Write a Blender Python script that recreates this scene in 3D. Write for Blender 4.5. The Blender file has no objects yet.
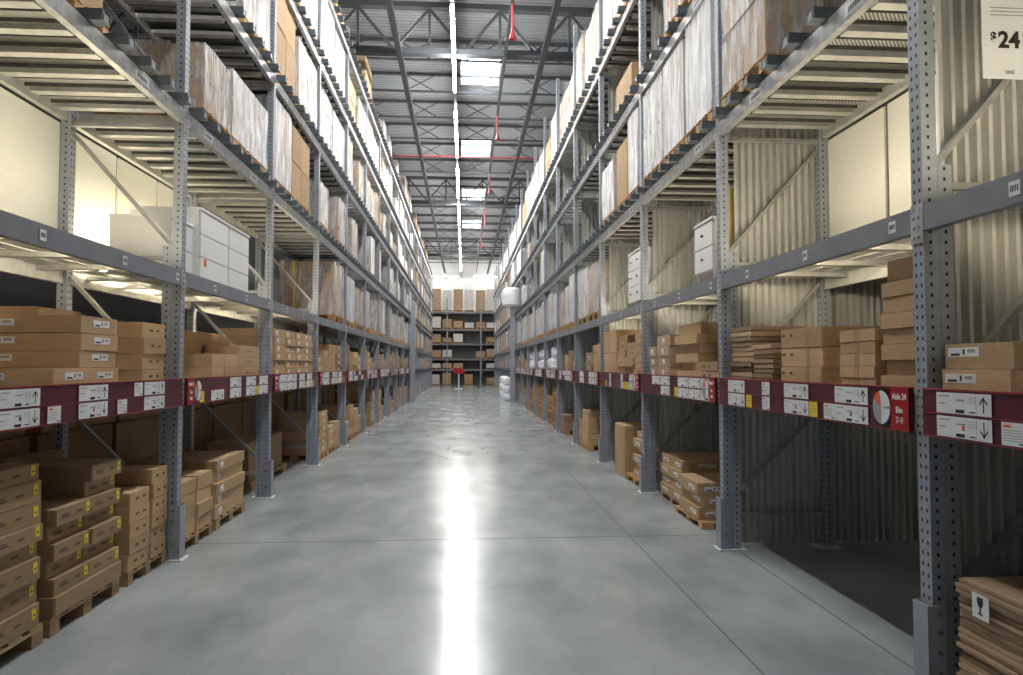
import bpy, math, random
from mathutils import Vector, noise

sc = bpy.context.scene
col = sc.collection

# ------------------------------------------------------------------ camera, world, exposure
cam_d = bpy.data.cameras.new('camera')
cam = bpy.data.objects.new('camera', cam_d)
col.objects.link(cam)
sc.camera = cam
cam_d.sensor_width = 36.0
cam_d.lens = 24.0
cam_d.clip_end = 300
cam.location = (0, 0, 1.65)
YAW = math.atan2(47.5, 682.0)
PITCH = math.atan(27.5 / 682.0 * math.cos(YAW))
cam.rotation_euler = (math.pi / 2 + PITCH, 0, -YAW)

w = bpy.data.worlds.new('world')
sc.world = w
w.use_nodes = True
w.node_tree.nodes['Background'].inputs[0].default_value = (0.75, 0.85, 1.0, 1)
w.node_tree.nodes['Background'].inputs[1].default_value = 0.9

sc.view_settings.view_transform = 'Standard'
sc.view_settings.look = 'None'
sc.view_settings.gamma = 1.0
sc.view_settings.use_curve_mapping = False
sc.view_settings.exposure = 1.2
STRIP_POWER = 90.0      # ceiling light strips
ADDED_TUBE_POWER = 66.0       # unseen tubes added to brighten the display shelves
SKY_POWER = 9.0

# ------------------------------------------------------------------ node materials
M = {}


def mat(name, color, rough=0.6, metal=0.0, var=0.0, nscale=6.0, stretch=(1, 1, 1), bump=0.0,
        rand=0.0, coat=0.0, spec=0.5):
    m = bpy.data.materials.new(name)
    m.use_nodes = True
    nt = m.node_tree
    b = nt.nodes['Principled BSDF']
    b.inputs['Base Color'].default_value = (*color, 1)
    b.inputs['Roughness'].default_value = rough
    b.inputs['Metallic'].default_value = metal
    b.inputs['Specular IOR Level'].default_value = spec
    if coat:
        b.inputs['Coat Weight'].default_value = coat
    last = None
    if var or bump:
        tc = nt.nodes.new('ShaderNodeTexCoord')
        mp = nt.nodes.new('ShaderNodeMapping')
        mp.inputs['Scale'].default_value = stretch
        nz = nt.nodes.new('ShaderNodeTexNoise')
        nz.inputs['Scale'].default_value = nscale
        nz.inputs['Detail'].default_value = 5
        nt.links.new(tc.outputs['Object'], mp.inputs['Vector'])
        nt.links.new(mp.outputs[0], nz.inputs['Vector'])
        if var:
            mr = nt.nodes.new('ShaderNodeMapRange')
            mr.inputs['From Min'].default_value = 0.3
            mr.inputs['From Max'].default_value = 0.7
            mr.inputs['To Min'].default_value = 1 - var
            mr.inputs['To Max'].default_value = 1 + var
            nt.links.new(nz.outputs['Fac'], mr.inputs['Value'])
            last = mr.outputs[0]
        if bump:
            bp = nt.nodes.new('ShaderNodeBump')
            bp.inputs['Strength'].default_value = bump
            bp.inputs['Distance'].default_value = 0.02
            nt.links.new(nz.outputs['Fac'], bp.inputs['Height'])
            nt.links.new(bp.outputs[0], b.inputs['Normal'])
    if rand:
        oi = nt.nodes.new('ShaderNodeObjectInfo')
        mr2 = nt.nodes.new('ShaderNodeMapRange')
        mr2.inputs['To Min'].default_value = 1 - rand
        mr2.inputs['To Max'].default_value = 1 + rand
        nt.links.new(oi.outputs['Random'], mr2.inputs['Value'])
        if last is None:
            last = mr2.outputs[0]
        else:
            mu = nt.nodes.new('ShaderNodeMath')
            mu.operation = 'MULTIPLY'
            nt.links.new(last, mu.inputs[0])
            nt.links.new(mr2.outputs[0], mu.inputs[1])
            last = mu.outputs[0]
    if last is not None:
        mx = nt.nodes.new('ShaderNodeVectorMath')
        mx.operation = 'SCALE'
        mx.inputs[0].default_value = color
        nt.links.new(last, mx.inputs['Scale'])
        nt.links.new(mx.outputs[0], b.inputs['Base Color'])
    M[name] = m
    return m


def emit(name, color, strength):
    m = bpy.data.materials.new(name)
    m.use_nodes = True
    nt = m.node_tree
    nt.nodes.remove(nt.nodes['Principled BSDF'])
    e = nt.nodes.new('ShaderNodeEmission')
    e.inputs[0].default_value = (*color, 1)
    e.inputs[1].default_value = strength
    nt.links.new(e.outputs[0], nt.nodes['Material Output'].inputs[0])
    M[name] = m
    return m


def film(name, lo, hi, color=(0.76, 0.77, 0.80)):
    m = bpy.data.materials.new(name)
    m.use_nodes = True
    nt = m.node_tree
    b = nt.nodes['Principled BSDF']
    b.inputs['Base Color'].default_value = (*color, 1)
    b.inputs['Roughness'].default_value = 0.28
    tc = nt.nodes.new('ShaderNodeTexCoord')
    mp = nt.nodes.new('ShaderNodeMapping')
    mp.inputs['Scale'].default_value = (2.4, 2.4, 0.45)
    mp.inputs['Rotation'].default_value = (0.35, 0.25, 0.2)
    oi = nt.nodes.new('ShaderNodeObjectInfo')
    mul = nt.nodes.new('ShaderNodeMath')
    mul.operation = 'MULTIPLY'
    mul.inputs[1].default_value = 30
    nt.links.new(oi.outputs['Random'], mul.inputs[0])
    nz = nt.nodes.new('ShaderNodeTexNoise')
    nz.noise_dimensions = '4D'
    nz.inputs['Scale'].default_value = 4.5
    nz.inputs['Detail'].default_value = 9
    nz.inputs['Roughness'].default_value = 0.62
    nz.inputs['Distortion'].default_value = 0.5
    nt.links.new(mul.outputs[0], nz.inputs['W'])
    nt.links.new(tc.outputs['Object'], mp.inputs['Vector'])
    nt.links.new(mp.outputs[0], nz.inputs['Vector'])
    mr = nt.nodes.new('ShaderNodeMapRange')
    mr.inputs['From Min'].default_value = 0.40
    mr.inputs['From Max'].default_value = 0.66
    mr.inputs['To Min'].default_value = lo
    mr.inputs['To Max'].default_value = hi
    nt.links.new(nz.outputs['Fac'], mr.inputs['Value'])
    nt.links.new(mr.outputs[0], b.inputs['Alpha'])
    bp = nt.nodes.new('ShaderNodeBump')
    bp.inputs['Strength'].default_value = 0.5
    bp.inputs['Distance'].default_value = 0.05
    nt.links.new(nz.outputs['Fac'], bp.inputs['Height'])
    nt.links.new(bp.outputs[0], b.inputs['Normal'])
    M[name] = m


mat('post_steel', (0.31, 0.34, 0.395), 0.45, 0.1, 0.10, 9)
mat('post_hole_shade', (0.03, 0.032, 0.036), 0.8)  # near-black, paints the shade seen through the post holes
mat('beam_steel', (0.20, 0.215, 0.25), 0.42, 0.1, 0.10, 7)
mat('beam_galv', (0.42, 0.43, 0.44), 0.38, 0.45, 0.22, 12)
mat('brace_steel', (0.36, 0.36, 0.355), 0.4, 0.35, 0.12, 10)
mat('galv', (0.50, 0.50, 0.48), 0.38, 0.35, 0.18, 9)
mat('galv_shade', (0.085, 0.085, 0.08), 0.45, 0.35, 0.18, 9)  # galvanised steel darkened to stand in for shade between the deck channels
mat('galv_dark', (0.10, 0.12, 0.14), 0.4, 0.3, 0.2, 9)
mat('corrugated', (0.66, 0.66, 0.64), 0.36, 0.45)
mat('bolt', (0.5, 0.5, 0.52), 0.25, 0.9)
mat('maroon', (0.095, 0.014, 0.028), 0.35, 0, 0.12, 8, coat=0.2)
mat('maroon_lip', (0.33, 0.03, 0.045), 0.4)
mat('red', (0.36, 0.008, 0.012), 0.35)
mat('card', (0.74, 0.75, 0.78), 0.5, 0, 0.05, 8)
mat('ink', (0.015, 0.015, 0.017), 0.6)
mat('ink_grey', (0.33, 0.34, 0.36), 0.6)
mat('orange', (0.75, 0.13, 0.03), 0.5)
mat('yellow', (0.80, 0.62, 0.02), 0.5)
mat('lettering', (0.82, 0.78, 0.78), 0.5)
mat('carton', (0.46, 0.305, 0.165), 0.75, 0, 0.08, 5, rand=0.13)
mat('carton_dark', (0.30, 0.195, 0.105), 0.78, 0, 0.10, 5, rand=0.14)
mat('carton_pink', (0.45, 0.315, 0.205), 0.75, 0, 0.08, 5, rand=0.10)
mat('carton_white', (0.64, 0.63, 0.61), 0.6, 0, 0.06, 5, rand=0.08)
mat('tape', (0.38, 0.25, 0.13), 0.28)
mat('carton_print', (0.10, 0.07, 0.05), 0.8)
mat('sheet', (0.38, 0.26, 0.16), 0.75, 0, 0.15, 4, (1, 1, 30), rand=0.42)
mat('wood', (0.45, 0.27, 0.12), 0.75, 0, 0.22, 5, (1, 6, 6), rand=0.2)
mat('wood_floor', (0.33, 0.22, 0.12), 0.8, 0, 0.22, 5, (1, 6, 6), rand=0.2)
mat('laminate', (0.88, 0.88, 0.87), 0.35)
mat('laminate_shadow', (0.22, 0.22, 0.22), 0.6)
mat('knob', (0.05, 0.045, 0.04), 0.4)
mat('pine', (0.72, 0.52, 0.18), 0.5)
mat('strap_yellow', (0.85, 0.62, 0.02), 0.5)
mat('strap_black', (0.01, 0.01, 0.012), 0.4)
mat('plastic_white', (0.82, 0.84, 0.88), 0.35, 0, 0.05, 4, bump=0.4)
mat('truss', (0.06, 0.066, 0.075), 0.6)
mat('red_pipe', (0.45, 0.03, 0.04), 0.5)
mat('wall_paint', (0.72, 0.73, 0.73), 0.8, 0, 0.05, 0.6)
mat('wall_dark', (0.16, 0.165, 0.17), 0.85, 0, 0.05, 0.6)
mat('fixture', (0.7, 0.71, 0.72), 0.5)
mat('paper', (0.78, 0.80, 0.84), 0.55)
mat('rubber', (0.05, 0.05, 0.05), 0.7)
mat('base_grout', (0.62, 0.63, 0.62), 0.8, 0, 0.2, 20)
emit('lamp', (1.0, 0.98, 0.93), STRIP_POWER)
emit('tube', (1.0, 0.87, 0.60), ADDED_TUBE_POWER)  # glow of the added shelf tubes
emit('lamp_soft', (1.0, 0.98, 0.93), STRIP_POWER * 0.45)
emit('skylight', (0.86, 0.93, 1.0), SKY_POWER)
film('film_thin', 0.10, 0.80)
film('film_dense', 0.42, 0.98)


def cream_material():
    m = mat('cream', (0.88, 0.87, 0.82), 0.55)
    nt = m.node_tree
    b = nt.nodes['Principled BSDF']
    tc = nt.nodes.new('ShaderNodeTexCoord')
    wv = nt.nodes.new('ShaderNodeTexWave')
    wv.bands_direction = 'Z'
    wv.inputs['Scale'].default_value = 14
    wv.inputs['Distortion'].default_value = 0.3
    nt.links.new(tc.outputs['Object'], wv.inputs['Vector'])
    bp = nt.nodes.new('ShaderNodeBump')
    bp.inputs['Strength'].default_value = 0.35
    bp.inputs['Distance'].default_value = 0.006
    nt.links.new(wv.outputs['Fac'], bp.inputs['Height'])
    nt.links.new(bp.outputs[0], b.inputs['Normal'])


cream_material()


def perforated_material():
    """galvanised plank with rows of diagonal slots"""
    m = mat('galv_slotted', (0.5, 0.5, 0.48), 0.4, 0.35)
    nt = m.node_tree
    b = nt.nodes['Principled BSDF']
    tc = nt.nodes.new('ShaderNodeTexCoord')
    mp = nt.nodes.new('ShaderNodeMapping')
    mp.inputs['Rotation'].default_value = (0, 0, 0.7)
    wv = nt.nodes.new('ShaderNodeTexWave')
    wv.inputs['Scale'].default_value = 15
    nt.links.new(tc.outputs['Object'], mp.inputs['Vector'])
    nt.links.new(mp.outputs[0], wv.inputs['Vector'])
    cr = nt.nodes.new('ShaderNodeValToRGB')
    cr.color_ramp.elements[0].position = 0.42
    cr.color_ramp.elements[0].color = (0.12, 0.12, 0.12, 1)
    cr.color_ramp.elements[1].position = 0.55
    cr.color_ramp.elements[1].color = (0.5, 0.5, 0.48, 1)
    nt.links.new(wv.outputs['Fac'], cr.inputs[0])
    nt.links.new(cr.outputs[0], b.inputs['Base Color'])


perforated_material()


def concrete_material():
    m = bpy.data.materials.new('concrete')
    m.use_nodes = True
    nt = m.node_tree
    b = nt.nodes['Principled BSDF']
    tc = nt.nodes.new('ShaderNodeTexCoord')
    def noise_node(scale, detail, dist=0.0, stretch=(1, 1, 1)):
        mp = nt.nodes.new('ShaderNodeMapping')
        mp.inputs['Scale'].default_value = stretch
        n = nt.nodes.new('ShaderNodeTexNoise')
        n.inputs['Scale'].default_value = scale
        n.inputs['Detail'].default_value = detail
        n.inputs['Distortion'].default_value = dist
        nt.links.new(tc.outputs['Object'], mp.inputs['Vector'])
        nt.links.new(mp.outputs[0], n.inputs['Vector'])
        return n
    n1 = noise_node(0.45, 5, 0.4)
    n2 = noise_node(2.3, 6, 0.2, (1.0, 0.55, 1))
    n3 = noise_node(38, 2)
    def math_(op, a, b):
        m_ = nt.nodes.new('ShaderNodeMath'); m_.operation = op
        for i_, v_ in enumerate((a, b)):
            if isinstance(v_, (int, float)):
                m_.inputs[i_].default_value = v_
            else:
                nt.links.new(v_, m_.inputs[i_])
        return m_.outputs[0]
    mixv = math_('ADD', math_('MULTIPLY', n1.outputs['Fac'], 0.6), math_('MULTIPLY', n2.outputs['Fac'], 0.4))
    cr = nt.nodes.new('ShaderNodeValToRGB')
    e = cr.color_ramp.elements
    e[0].position = 0.26; e[0].color = (0.17, 0.195, 0.21, 1)
    e[1].position = 0.8; e[1].color = (0.50, 0.53, 0.545, 1)
    nt.links.new(mixv, cr.inputs[0])
    mr = nt.nodes.new('ShaderNodeMapRange')
    mr.inputs['To Min'].default_value = 0.93
    mr.inputs['To Max'].default_value = 1.07
    nt.links.new(n3.outputs['Fac'], mr.inputs['Value'])
    vm = nt.nodes.new('ShaderNodeVectorMath'); vm.operation = 'SCALE'
    nt.links.new(cr.outputs[0], vm.inputs[0])
    nt.links.new(mr.outputs[0], vm.inputs['Scale'])
    nt.links.new(vm.outputs[0], b.inputs['Base Color'])
    rr = nt.nodes.new('ShaderNodeMapRange')
    rr.inputs['From Min'].default_value = 0.0
    rr.inputs['From Max'].default_value = 1.0
    rr.inputs['To Min'].default_value = 0.12
    rr.inputs['To Max'].default_value = 0.27
    nt.links.new(n2.outputs['Fac'], rr.inputs['Value'])
    nt.links.new(rr.outputs[0], b.inputs['Roughness'])
    b.inputs['Specular IOR Level'].default_value = 0.68
    M['concrete'] = m
    mat('joint', (0.085, 0.09, 0.092), 0.7)


concrete_material()


def deck_material():
    m = mat('roof_deck', (0.27, 0.285, 0.30), 0.6)
    nt = m.node_tree
    b = nt.nodes['Principled BSDF']
    tc = nt.nodes.new('ShaderNodeTexCoord')
    wv = nt.nodes.new('ShaderNodeTexWave')
    wv.bands_direction = 'Y'
    wv.inputs['Scale'].default_value = 2.0
    nt.links.new(tc.outputs['Object'], wv.inputs['Vector'])
    bp = nt.nodes.new('ShaderNodeBump')
    bp.inputs['Strength'].default_value = 0.8
    bp.inputs['Distance'].default_value = 0.05
    nt.links.new(wv.outputs['Fac'], bp.inputs['Height'])
    nt.links.new(bp.outputs[0], b.inputs['Normal'])


deck_material()


# ------------------------------------------------------------------ mesh builder
class MB:
    def __init__(self, *mats):
        self.v, self.f, self.m, self.mats = [], [], [], list(mats)

    def mi(self, name):
        if name is None:
            return 0
        if name not in self.mats:
            self.mats.append(name)
        return self.mats.index(name)

    def poly(self, pts, mname=None):
        n = len(self.v)
        self.v += [tuple(p) for p in pts]
        self.f.append(tuple(range(n, n + len(pts))))
        self.m.append(self.mi(mname))

    def hexa(self, p, mname=None):
        """p: 8 points, bottom ring 0-3 counter-clockwise, top ring 4-7"""
        n = len(self.v)
        self.v += [tuple(q) for q in p]
        for q in ((3, 2, 1, 0), (4, 5, 6, 7), (0, 1, 5, 4), (1, 2, 6, 5), (2, 3, 7, 6), (3, 0, 4, 7)):
            self.f.append(tuple(n + i for i in q))
            self.m.append(self.mi(mname))

    def box(self, x0, x1, y0, y1, z0, z1, mname=None):
        x0, x1 = min(x0, x1), max(x0, x1)
        y0, y1 = min(y0, y1), max(y0, y1)
        self.hexa([(x0, y0, z0), (x1, y0, z0), (x1, y1, z0), (x0, y1, z0),
                   (x0, y0, z1), (x1, y0, z1), (x1, y1, z1), (x0, y1, z1)], mname)

    def bar(self, a, b, wd, ht, up=(0, 0, 1), mname=None):
        a, b = Vector(a), Vector(b)
        d = (b - a).normalized()
        s = d.cross(Vector(up))
        if s.length < 1e-4:
            s = d.cross(Vector((0, 1, 0)))
        s.normalize()
        u = s.cross(d)
        s *= wd / 2
        u *= ht / 2
        self.hexa([a - s - u, a + s - u, b + s - u, b - s - u, a - s + u, a + s + u, b + s + u, b - s + u], mname)

    def tube(self, a, b, r, n=10, mname=None, cap=True):
        a, b = Vector(a), Vector(b)
        d = (b - a).normalized()
        s = d.cross(Vector((0, 0, 1)))
        if s.length < 1e-4:
            s = Vector((1, 0, 0))
        s.normalize()
        u = s.cross(d)
        ra = [a + (s * math.cos(t) + u * math.sin(t)) * r for t in [2 * math.pi * i / n for i in range(n)]]
        rb = [p + (b - a) for p in ra]
        for i in range(n):
            j = (i + 1) % n
            self.poly([ra[j], ra[i], rb[i], rb[j]], mname)
        if cap:
            self.poly(ra, mname)
            self.poly(rb[::-1], mname)

    def build(self, name, smooth=False):
        me = bpy.data.meshes.new(name)
        me.from_pydata(self.v, [], self.f)
        for mn in self.mats:
            me.materials.append(M[mn])
        me.polygons.foreach_set('material_index', self.m)
        if smooth:
            me.polygons.foreach_set('use_smooth', [True] * len(self.f))
        me.update()
        return me


def ob(name, me, parent=None, loc=(0, 0, 0), rz=0.0, scale=None):
    o = bpy.data.objects.new(name, me)
    col.objects.link(o)
    o.location = loc
    if rz:
        o.rotation_euler = (0, 0, rz)
    if scale:
        o.scale = scale
    if parent:
        o.parent = parent
    return o


def tag(o, label, cat, group=None, kind=None):
    o['label'] = label
    o['category'] = cat
    if group:
        o['group'] = group
    if kind:
        o['kind'] = kind
    return o


ORD = ['first', 'second', 'third', 'fourth', 'fifth', 'sixth', 'seventh', 'eighth', 'ninth', 'tenth', 'eleventh',
       'twelfth', 'thirteenth', 'fourteenth', 'fifteenth', 'sixteenth', 'seventeenth', 'eighteenth', 'nineteenth', 'twentieth']

# ------------------------------------------------------------------ layout constants
XF = {-1: 2.42, 1: 2.32}          # front face of the racks
Y0, PITCH_B = 3.32, 2.725
NB = 18
LEVELS = [1.50, 2.46, 3.86, 5.33, 6.79, 8.25]
NLEV = {-1: 6, 1: 5}
TOP = {-1: 8.72, 1: 8.92}
RACK = {-1: 'open-sided rack', 1: 'corrugated-lined rack'}
DEPTH = 1.02
FIRST = {-1: 0, 1: -1}


def fy(k):
    return Y0 + PITCH_B * k


def bayname(s, k):
    return '%s bay of the %s' % (ORD[k - FIRST[s]], RACK[s])


# ------------------------------------------------------------------ the building
WX, YB, YE, ZC = 9.0, -5.0, 58.0, 10.55
fl = ob('floor', None)
mb = MB('concrete')
mb.box(-WX, WX, YB, YE, -0.12, 0.0)
bpy.data.objects.remove(fl)
fl = ob('floor', mb.build('floor'))
fl['kind'] = 'structure'
fl['label'] = 'polished grey concrete aisle floor'
# saw-cut joints as thin recess strips lying in the slab
mbj = MB('joint')
for yj in (6.55, 12.6, 18.7, 24.8, 30.9):
    mbj.box(-2.6, 2.75, yj - 0.004, yj + 0.004, 0.0, 0.0015)
mbj.box(1.60 - 0.005, 1.60 + 0.005, YB, 34, 0.0, 0.0012)
mbj.box(2.44 - 0.005, 2.44 + 0.005, YB, 34, 0.0, 0.0012)
jo = ob('floor_joint_line', mbj.build('floor_joint_line'), fl)
jo['kind'] = 'stuff'

mb = MB('roof_deck')
mb.box(-WX, WX, YB, YE, ZC, ZC + 0.15)
ce = ob('ceiling', mb.build('ceiling'))
ce['kind'] = 'structure'
for nm, b_, mm in (('wall_far', (-WX, WX, YE, YE + 0.2, 0, ZC), 'wall_paint'), ('wall_back', (-WX, WX, YB - 0.2, YB, 0, ZC), 'wall_paint'),
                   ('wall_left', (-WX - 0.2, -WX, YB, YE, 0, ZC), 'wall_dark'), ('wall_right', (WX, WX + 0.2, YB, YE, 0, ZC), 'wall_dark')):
    mb = MB(mm)
    mb.box(*b_)
    o = ob(nm, mb.build(nm))
    o['kind'] = 'structure'

# skylights: each a kerb with a lit translucent pane
mk_ = MB('wall_paint')
W2, L2 = 0.56, 1.05
for a in ((-W2 - .05, -W2, -L2, L2), (W2, W2 + .05, -L2, L2), (-W2 - .05, W2 + .05, -L2 - .05, -L2), (-W2 - .05, W2 + .05, L2, L2 + .05)):
    mk_.box(a[0], a[1], a[2], a[3], -0.10, 0.0)
kerb_me = mk_.build('skylight_kerb')
mp_ = MB('skylight')
mp_.box(-W2, W2, -L2, L2, -0.02, -0.005)
pane_me = mp_.build('skylight_pane')
for i in range(6):
    r = ob('window_%d' % (i + 1), None, None, (0.46, 5.05 + 7.5 * i, ZC))
    r['kind'] = 'structure'
    r['label'] = 'bright daylight roof light between the trusses'
    ob('kerb', kerb_me, r)
    ob('pane', pane_me, r)

# roof trusses (deep, every 15.2 m) and bar joists between
TRUSS_Y = [1.0, 16.2, 31.4, 46.6]


def truss_parts():
    out = []
    for nm, z, h, wd in (('top_chord', 10.28, 0.13, 0.2), ('bottom_chord', 9.15, 0.14, 0.22)):
        m_ = MB('truss')
        m_.box(-WX, WX, -wd / 2, wd / 2, z - h / 2, z + h / 2)
        out.append((nm, m_.build(nm), (0, 0, 0)))
    m_ = MB('truss'); m_.box(-0.03, 0.03, -0.03, 0.03, 9.2, 10.22)
    vert = m_.build('web_post')
    m_ = MB('truss'); m_.bar((0, 0, 9.2), (0.85, 0, 10.22), 0.06, 0.06)
    d1 = m_.build('web_bar')
    m_ = MB('truss'); m_.bar((0, 0, 10.22), (0.85, 0, 9.2), 0.06, 0.06)
    d2 = m_.build('web_bar')
    n = 10
    for i in range(-n, n):
        x = i * 0.85
        if i % 2 == 0:
            out.append(('web_bar', d1, (x, 0, 0)))
        else:
            out.append(('web_post', vert, (x, 0, 0)))
            out.append(('web_bar', d2, (x, 0, 0)))
    return out


TP = truss_parts()
for i, y in enumerate(TRUSS_Y):
    r = ob('roof_truss', None, None, (0, y, 0))
    tag(r, 'deep dark steel roof truss, %s along the aisle ceiling' % ORD[i], 'roof truss', 'roof trusses')
    for nm, me, loc in TP:
        ob(nm, me, r, loc)

m_ = MB('truss'); m_.box(-WX, WX, -0.04, 0.04, 10.44, 10.52); jt = m_.build('top_chord')
m_ = MB('truss'); m_.box(-WX, WX, -0.03, 0.03, 9.93, 9.98); jb = m_.build('bottom_chord')
m_ = MB('truss')
x = -WX
while x < WX - 0.1:
    m_.bar((x, 0, 9.96), (x + 0.9, 0, 10.46), 0.026, 0.026)
    m_.bar((x, 0, 10.46), (x + 0.9, 0, 9.96), 0.026, 0.026)
    x += 1.8
jw = m_.build('web')
ji = 0
y = TRUSS_Y[0] - 4.34
while y < YE - 1:
    if min(abs(y - t) for t in TRUSS_Y) > 0.6:
        r = ob('roof_joist', None, None, (0, y, 0))
        tag(r, 'slim dark bar joist with crossed webs, %s from the entrance end' % (ORD[ji] if ji < 20 else 'twenty-' + ORD[ji - 20]), 'roof joist', 'bar joists under the roof deck')
        ji += 1
        ob('top_chord', jt, r); ob('bottom_chord', jb, r)
        wbo = ob('web', jw, r); wbo['kind'] = 'stuff'
    y += 15.2 / 7
for x, wd, z, lab in ((-1.55, 0.13, 9.0, 'long dark roof girder running above the open-sided rack edge'),
                      (1.88, 0.13, 9.0, 'long dark roof girder running above the corrugated-lined rack edge'),
                      (0.97, 0.07, 9.05, 'thin dark service rail beside the red sprinkler drops')):
    m_ = MB('truss')
    m_.box(x - wd / 2, x + wd / 2, YB, YE, z, z + 0.025)
    m_.box(x - wd / 8, x + wd / 8, YB, YE, z + 0.025, z + 0.1)
    m_.box(x - wd / 2, x + wd / 2, YB, YE, z + 0.1, z + 0.125)
    tag(ob('roof_girder', m_.build('roof_girder')), lab, 'girder')

# ceiling light strip: separate luminaires along one rail
mr_ = MB('truss')
mr_.box(-0.30, -0.22, YB + 0.3, YE - 0.3, 9.0, 9.07)
rail = tag(ob('lighting_rail', mr_.build('lighting_rail')), 'long dark lighting rail along the middle of the ceiling', 'rail')
mh = MB('fixture')
mh.hexa([(-0.03, 0, 0.012), (0.03, 0, 0.012), (0.03, 4.35, 0.012), (-0.03, 4.35, 0.012), (-0.02, 0, 0.05), (0.02, 0, 0.05), (0.02, 4.35, 0.05), (-0.02, 4.35, 0.05)])
mh_me = mh.build('housing')
ml = MB('lamp')
ml.tube((0, 0.02, -0.03), (0, 4.33, -0.03), 0.038, 8)
ml_me = ml.build('diffuser')
ms_me = ml_me.copy()
ms_me.materials.clear()
ms_me.materials.append(M['lamp_soft'])
for i in range(9):
    r = ob('strip_light', None, None, (-0.26, 13.6 + 5.75 * (i - 2), 8.95))
    tag(r, 'glowing white ceiling strip light, %s in the row from the camera end' % ORD[i], 'strip light', 'ceiling strip lights')
    ob('housing', mh_me, r); ob('diffuser', ml_me, r)
for xx, lab in ((-4.9, 'crosswise strip light high on the end wall, open-sided rack end'), (0.75, 'crosswise strip light high on the end wall, corrugated-lined rack end')):
    r = ob('strip_light', None, None, (xx + 4.35, 56.0, 8.95), math.pi / 2)
    tag(r, lab, 'strip light', 'ceiling strip lights')
    ob('housing', mh_me, r); ob('diffuser', ms_me, r)

# red sprinkler drops and cross pipe
ms = MB('red_pipe')
ms.tube((0, 0, 8.02), (0, 0, 8.63), 0.022, 8)
ms.tube((0, 0, 7.92), (0, 0, 8.02), 0.05, 8)
sp_me = ms.build('drop_pipe')
ms = MB('red_pipe')
ms.tube((0, 0, 7.88), (0, 0, 7.92), 0.075, 10)
sh_me = ms.build('sprinkler_head')
for i in range(5):
    r = ob('sprinkler_drop', None, None, (0.97, 13.66 + 6.26 * i, 0.42))
    tag(r, 'red sprinkler drop pipe, %s along the aisle' % ORD[i], 'sprinkler', 'red sprinkler drops')
    ob('drop_pipe', sp_me, r); ob('sprinkler_head', sh_me, r)
ms = MB('red_pipe')
ms.tube((-6, 23.9, 9.0), (6, 23.9, 9.0), 0.018, 8)
tag(ob('sprinkler_pipe', ms.build('sprinkler_pipe')), 'thin red sprinkler pipe crossing the ceiling', 'pipe')

# ------------------------------------------------------------------ rack meshes (one set per side, shared by all bays)
HP = 0.054


def holed_face(mb, p0, du, dn, width, cols, z0, z1, hw=0.013, hh=0.019):
    """vertical sheet from p0 along unit du, with rows of holes"""
    z = z0
    def q(u0, u1, za, zb):
        a = (p0[0] + du[0] * u0, p0[1] + du[1] * u0)
        b = (p0[0] + du[0] * u1, p0[1] + du[1] * u1)
        mb.poly([(a[0], a[1], za), (b[0], b[1], za), (b[0], b[1], zb), (a[0], a[1], zb)], dn)
    while z < z1 - 1e-6:
        ze = min(z + HP, z1)
        zm = min(z + HP - hh, ze)
        q(0, width, z, zm)
        if ze > zm:
            u = 0
            for c in cols:
                q(u, c - hw / 2, zm, ze)
                u = c + hw / 2
            q(u, width, zm, ze)
        z = ze


def post_mesh(s, z0, z1, xo, wd=0.088, dp=0.08, front=True):
    """front at local x=s*xo going outwards"""
    mb = MB('post_steel', 'post_hole_shade')
    xf, xb = s * xo, s * (xo + dp)
    if front:
        holed_face(mb, (xf, -wd / 2), (0, 1), 'post_steel', wd, (0.024, wd - 0.024), z0, z1)
    else:
        mb.poly([(xf, -wd / 2, z0), (xf, wd / 2, z0), (xf, wd / 2, z1), (xf, -wd / 2, z1)])
    for sy in (-1, 1):
        holed_face(mb, (xf, sy * wd / 2), (s, 0), 'post_steel', dp, (0.036,), z0, z1, 0.014, 0.017)
    e = 0.006
    mb.box(xf + s * e, xb - s * e, -wd / 2 + e, wd / 2 - e, z0, z1 - 0.004, 'post_hole_shade')  # dark liner added so the holes read as shaded
    mb.poly([(xb, -wd / 2, z0), (xb, -wd / 2, z1), (xb, wd / 2, z1), (xb, wd / 2, z0)], 'post_steel')
    mb.poly([(xf, -wd / 2, z1), (xb, -wd / 2, z1), (xb, wd / 2, z1), (xf, wd / 2, z1)], 'post_steel')
    return mb.build('post')


def lip_box(mb, *a):
    mb.box(*a)


def bar_mesh(name, a, b, wd, ht, mname):
    mb = MB(mname)
    mb.bar(a, b, wd, ht, (0, 1, 0))
    return mb.build(name)


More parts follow.
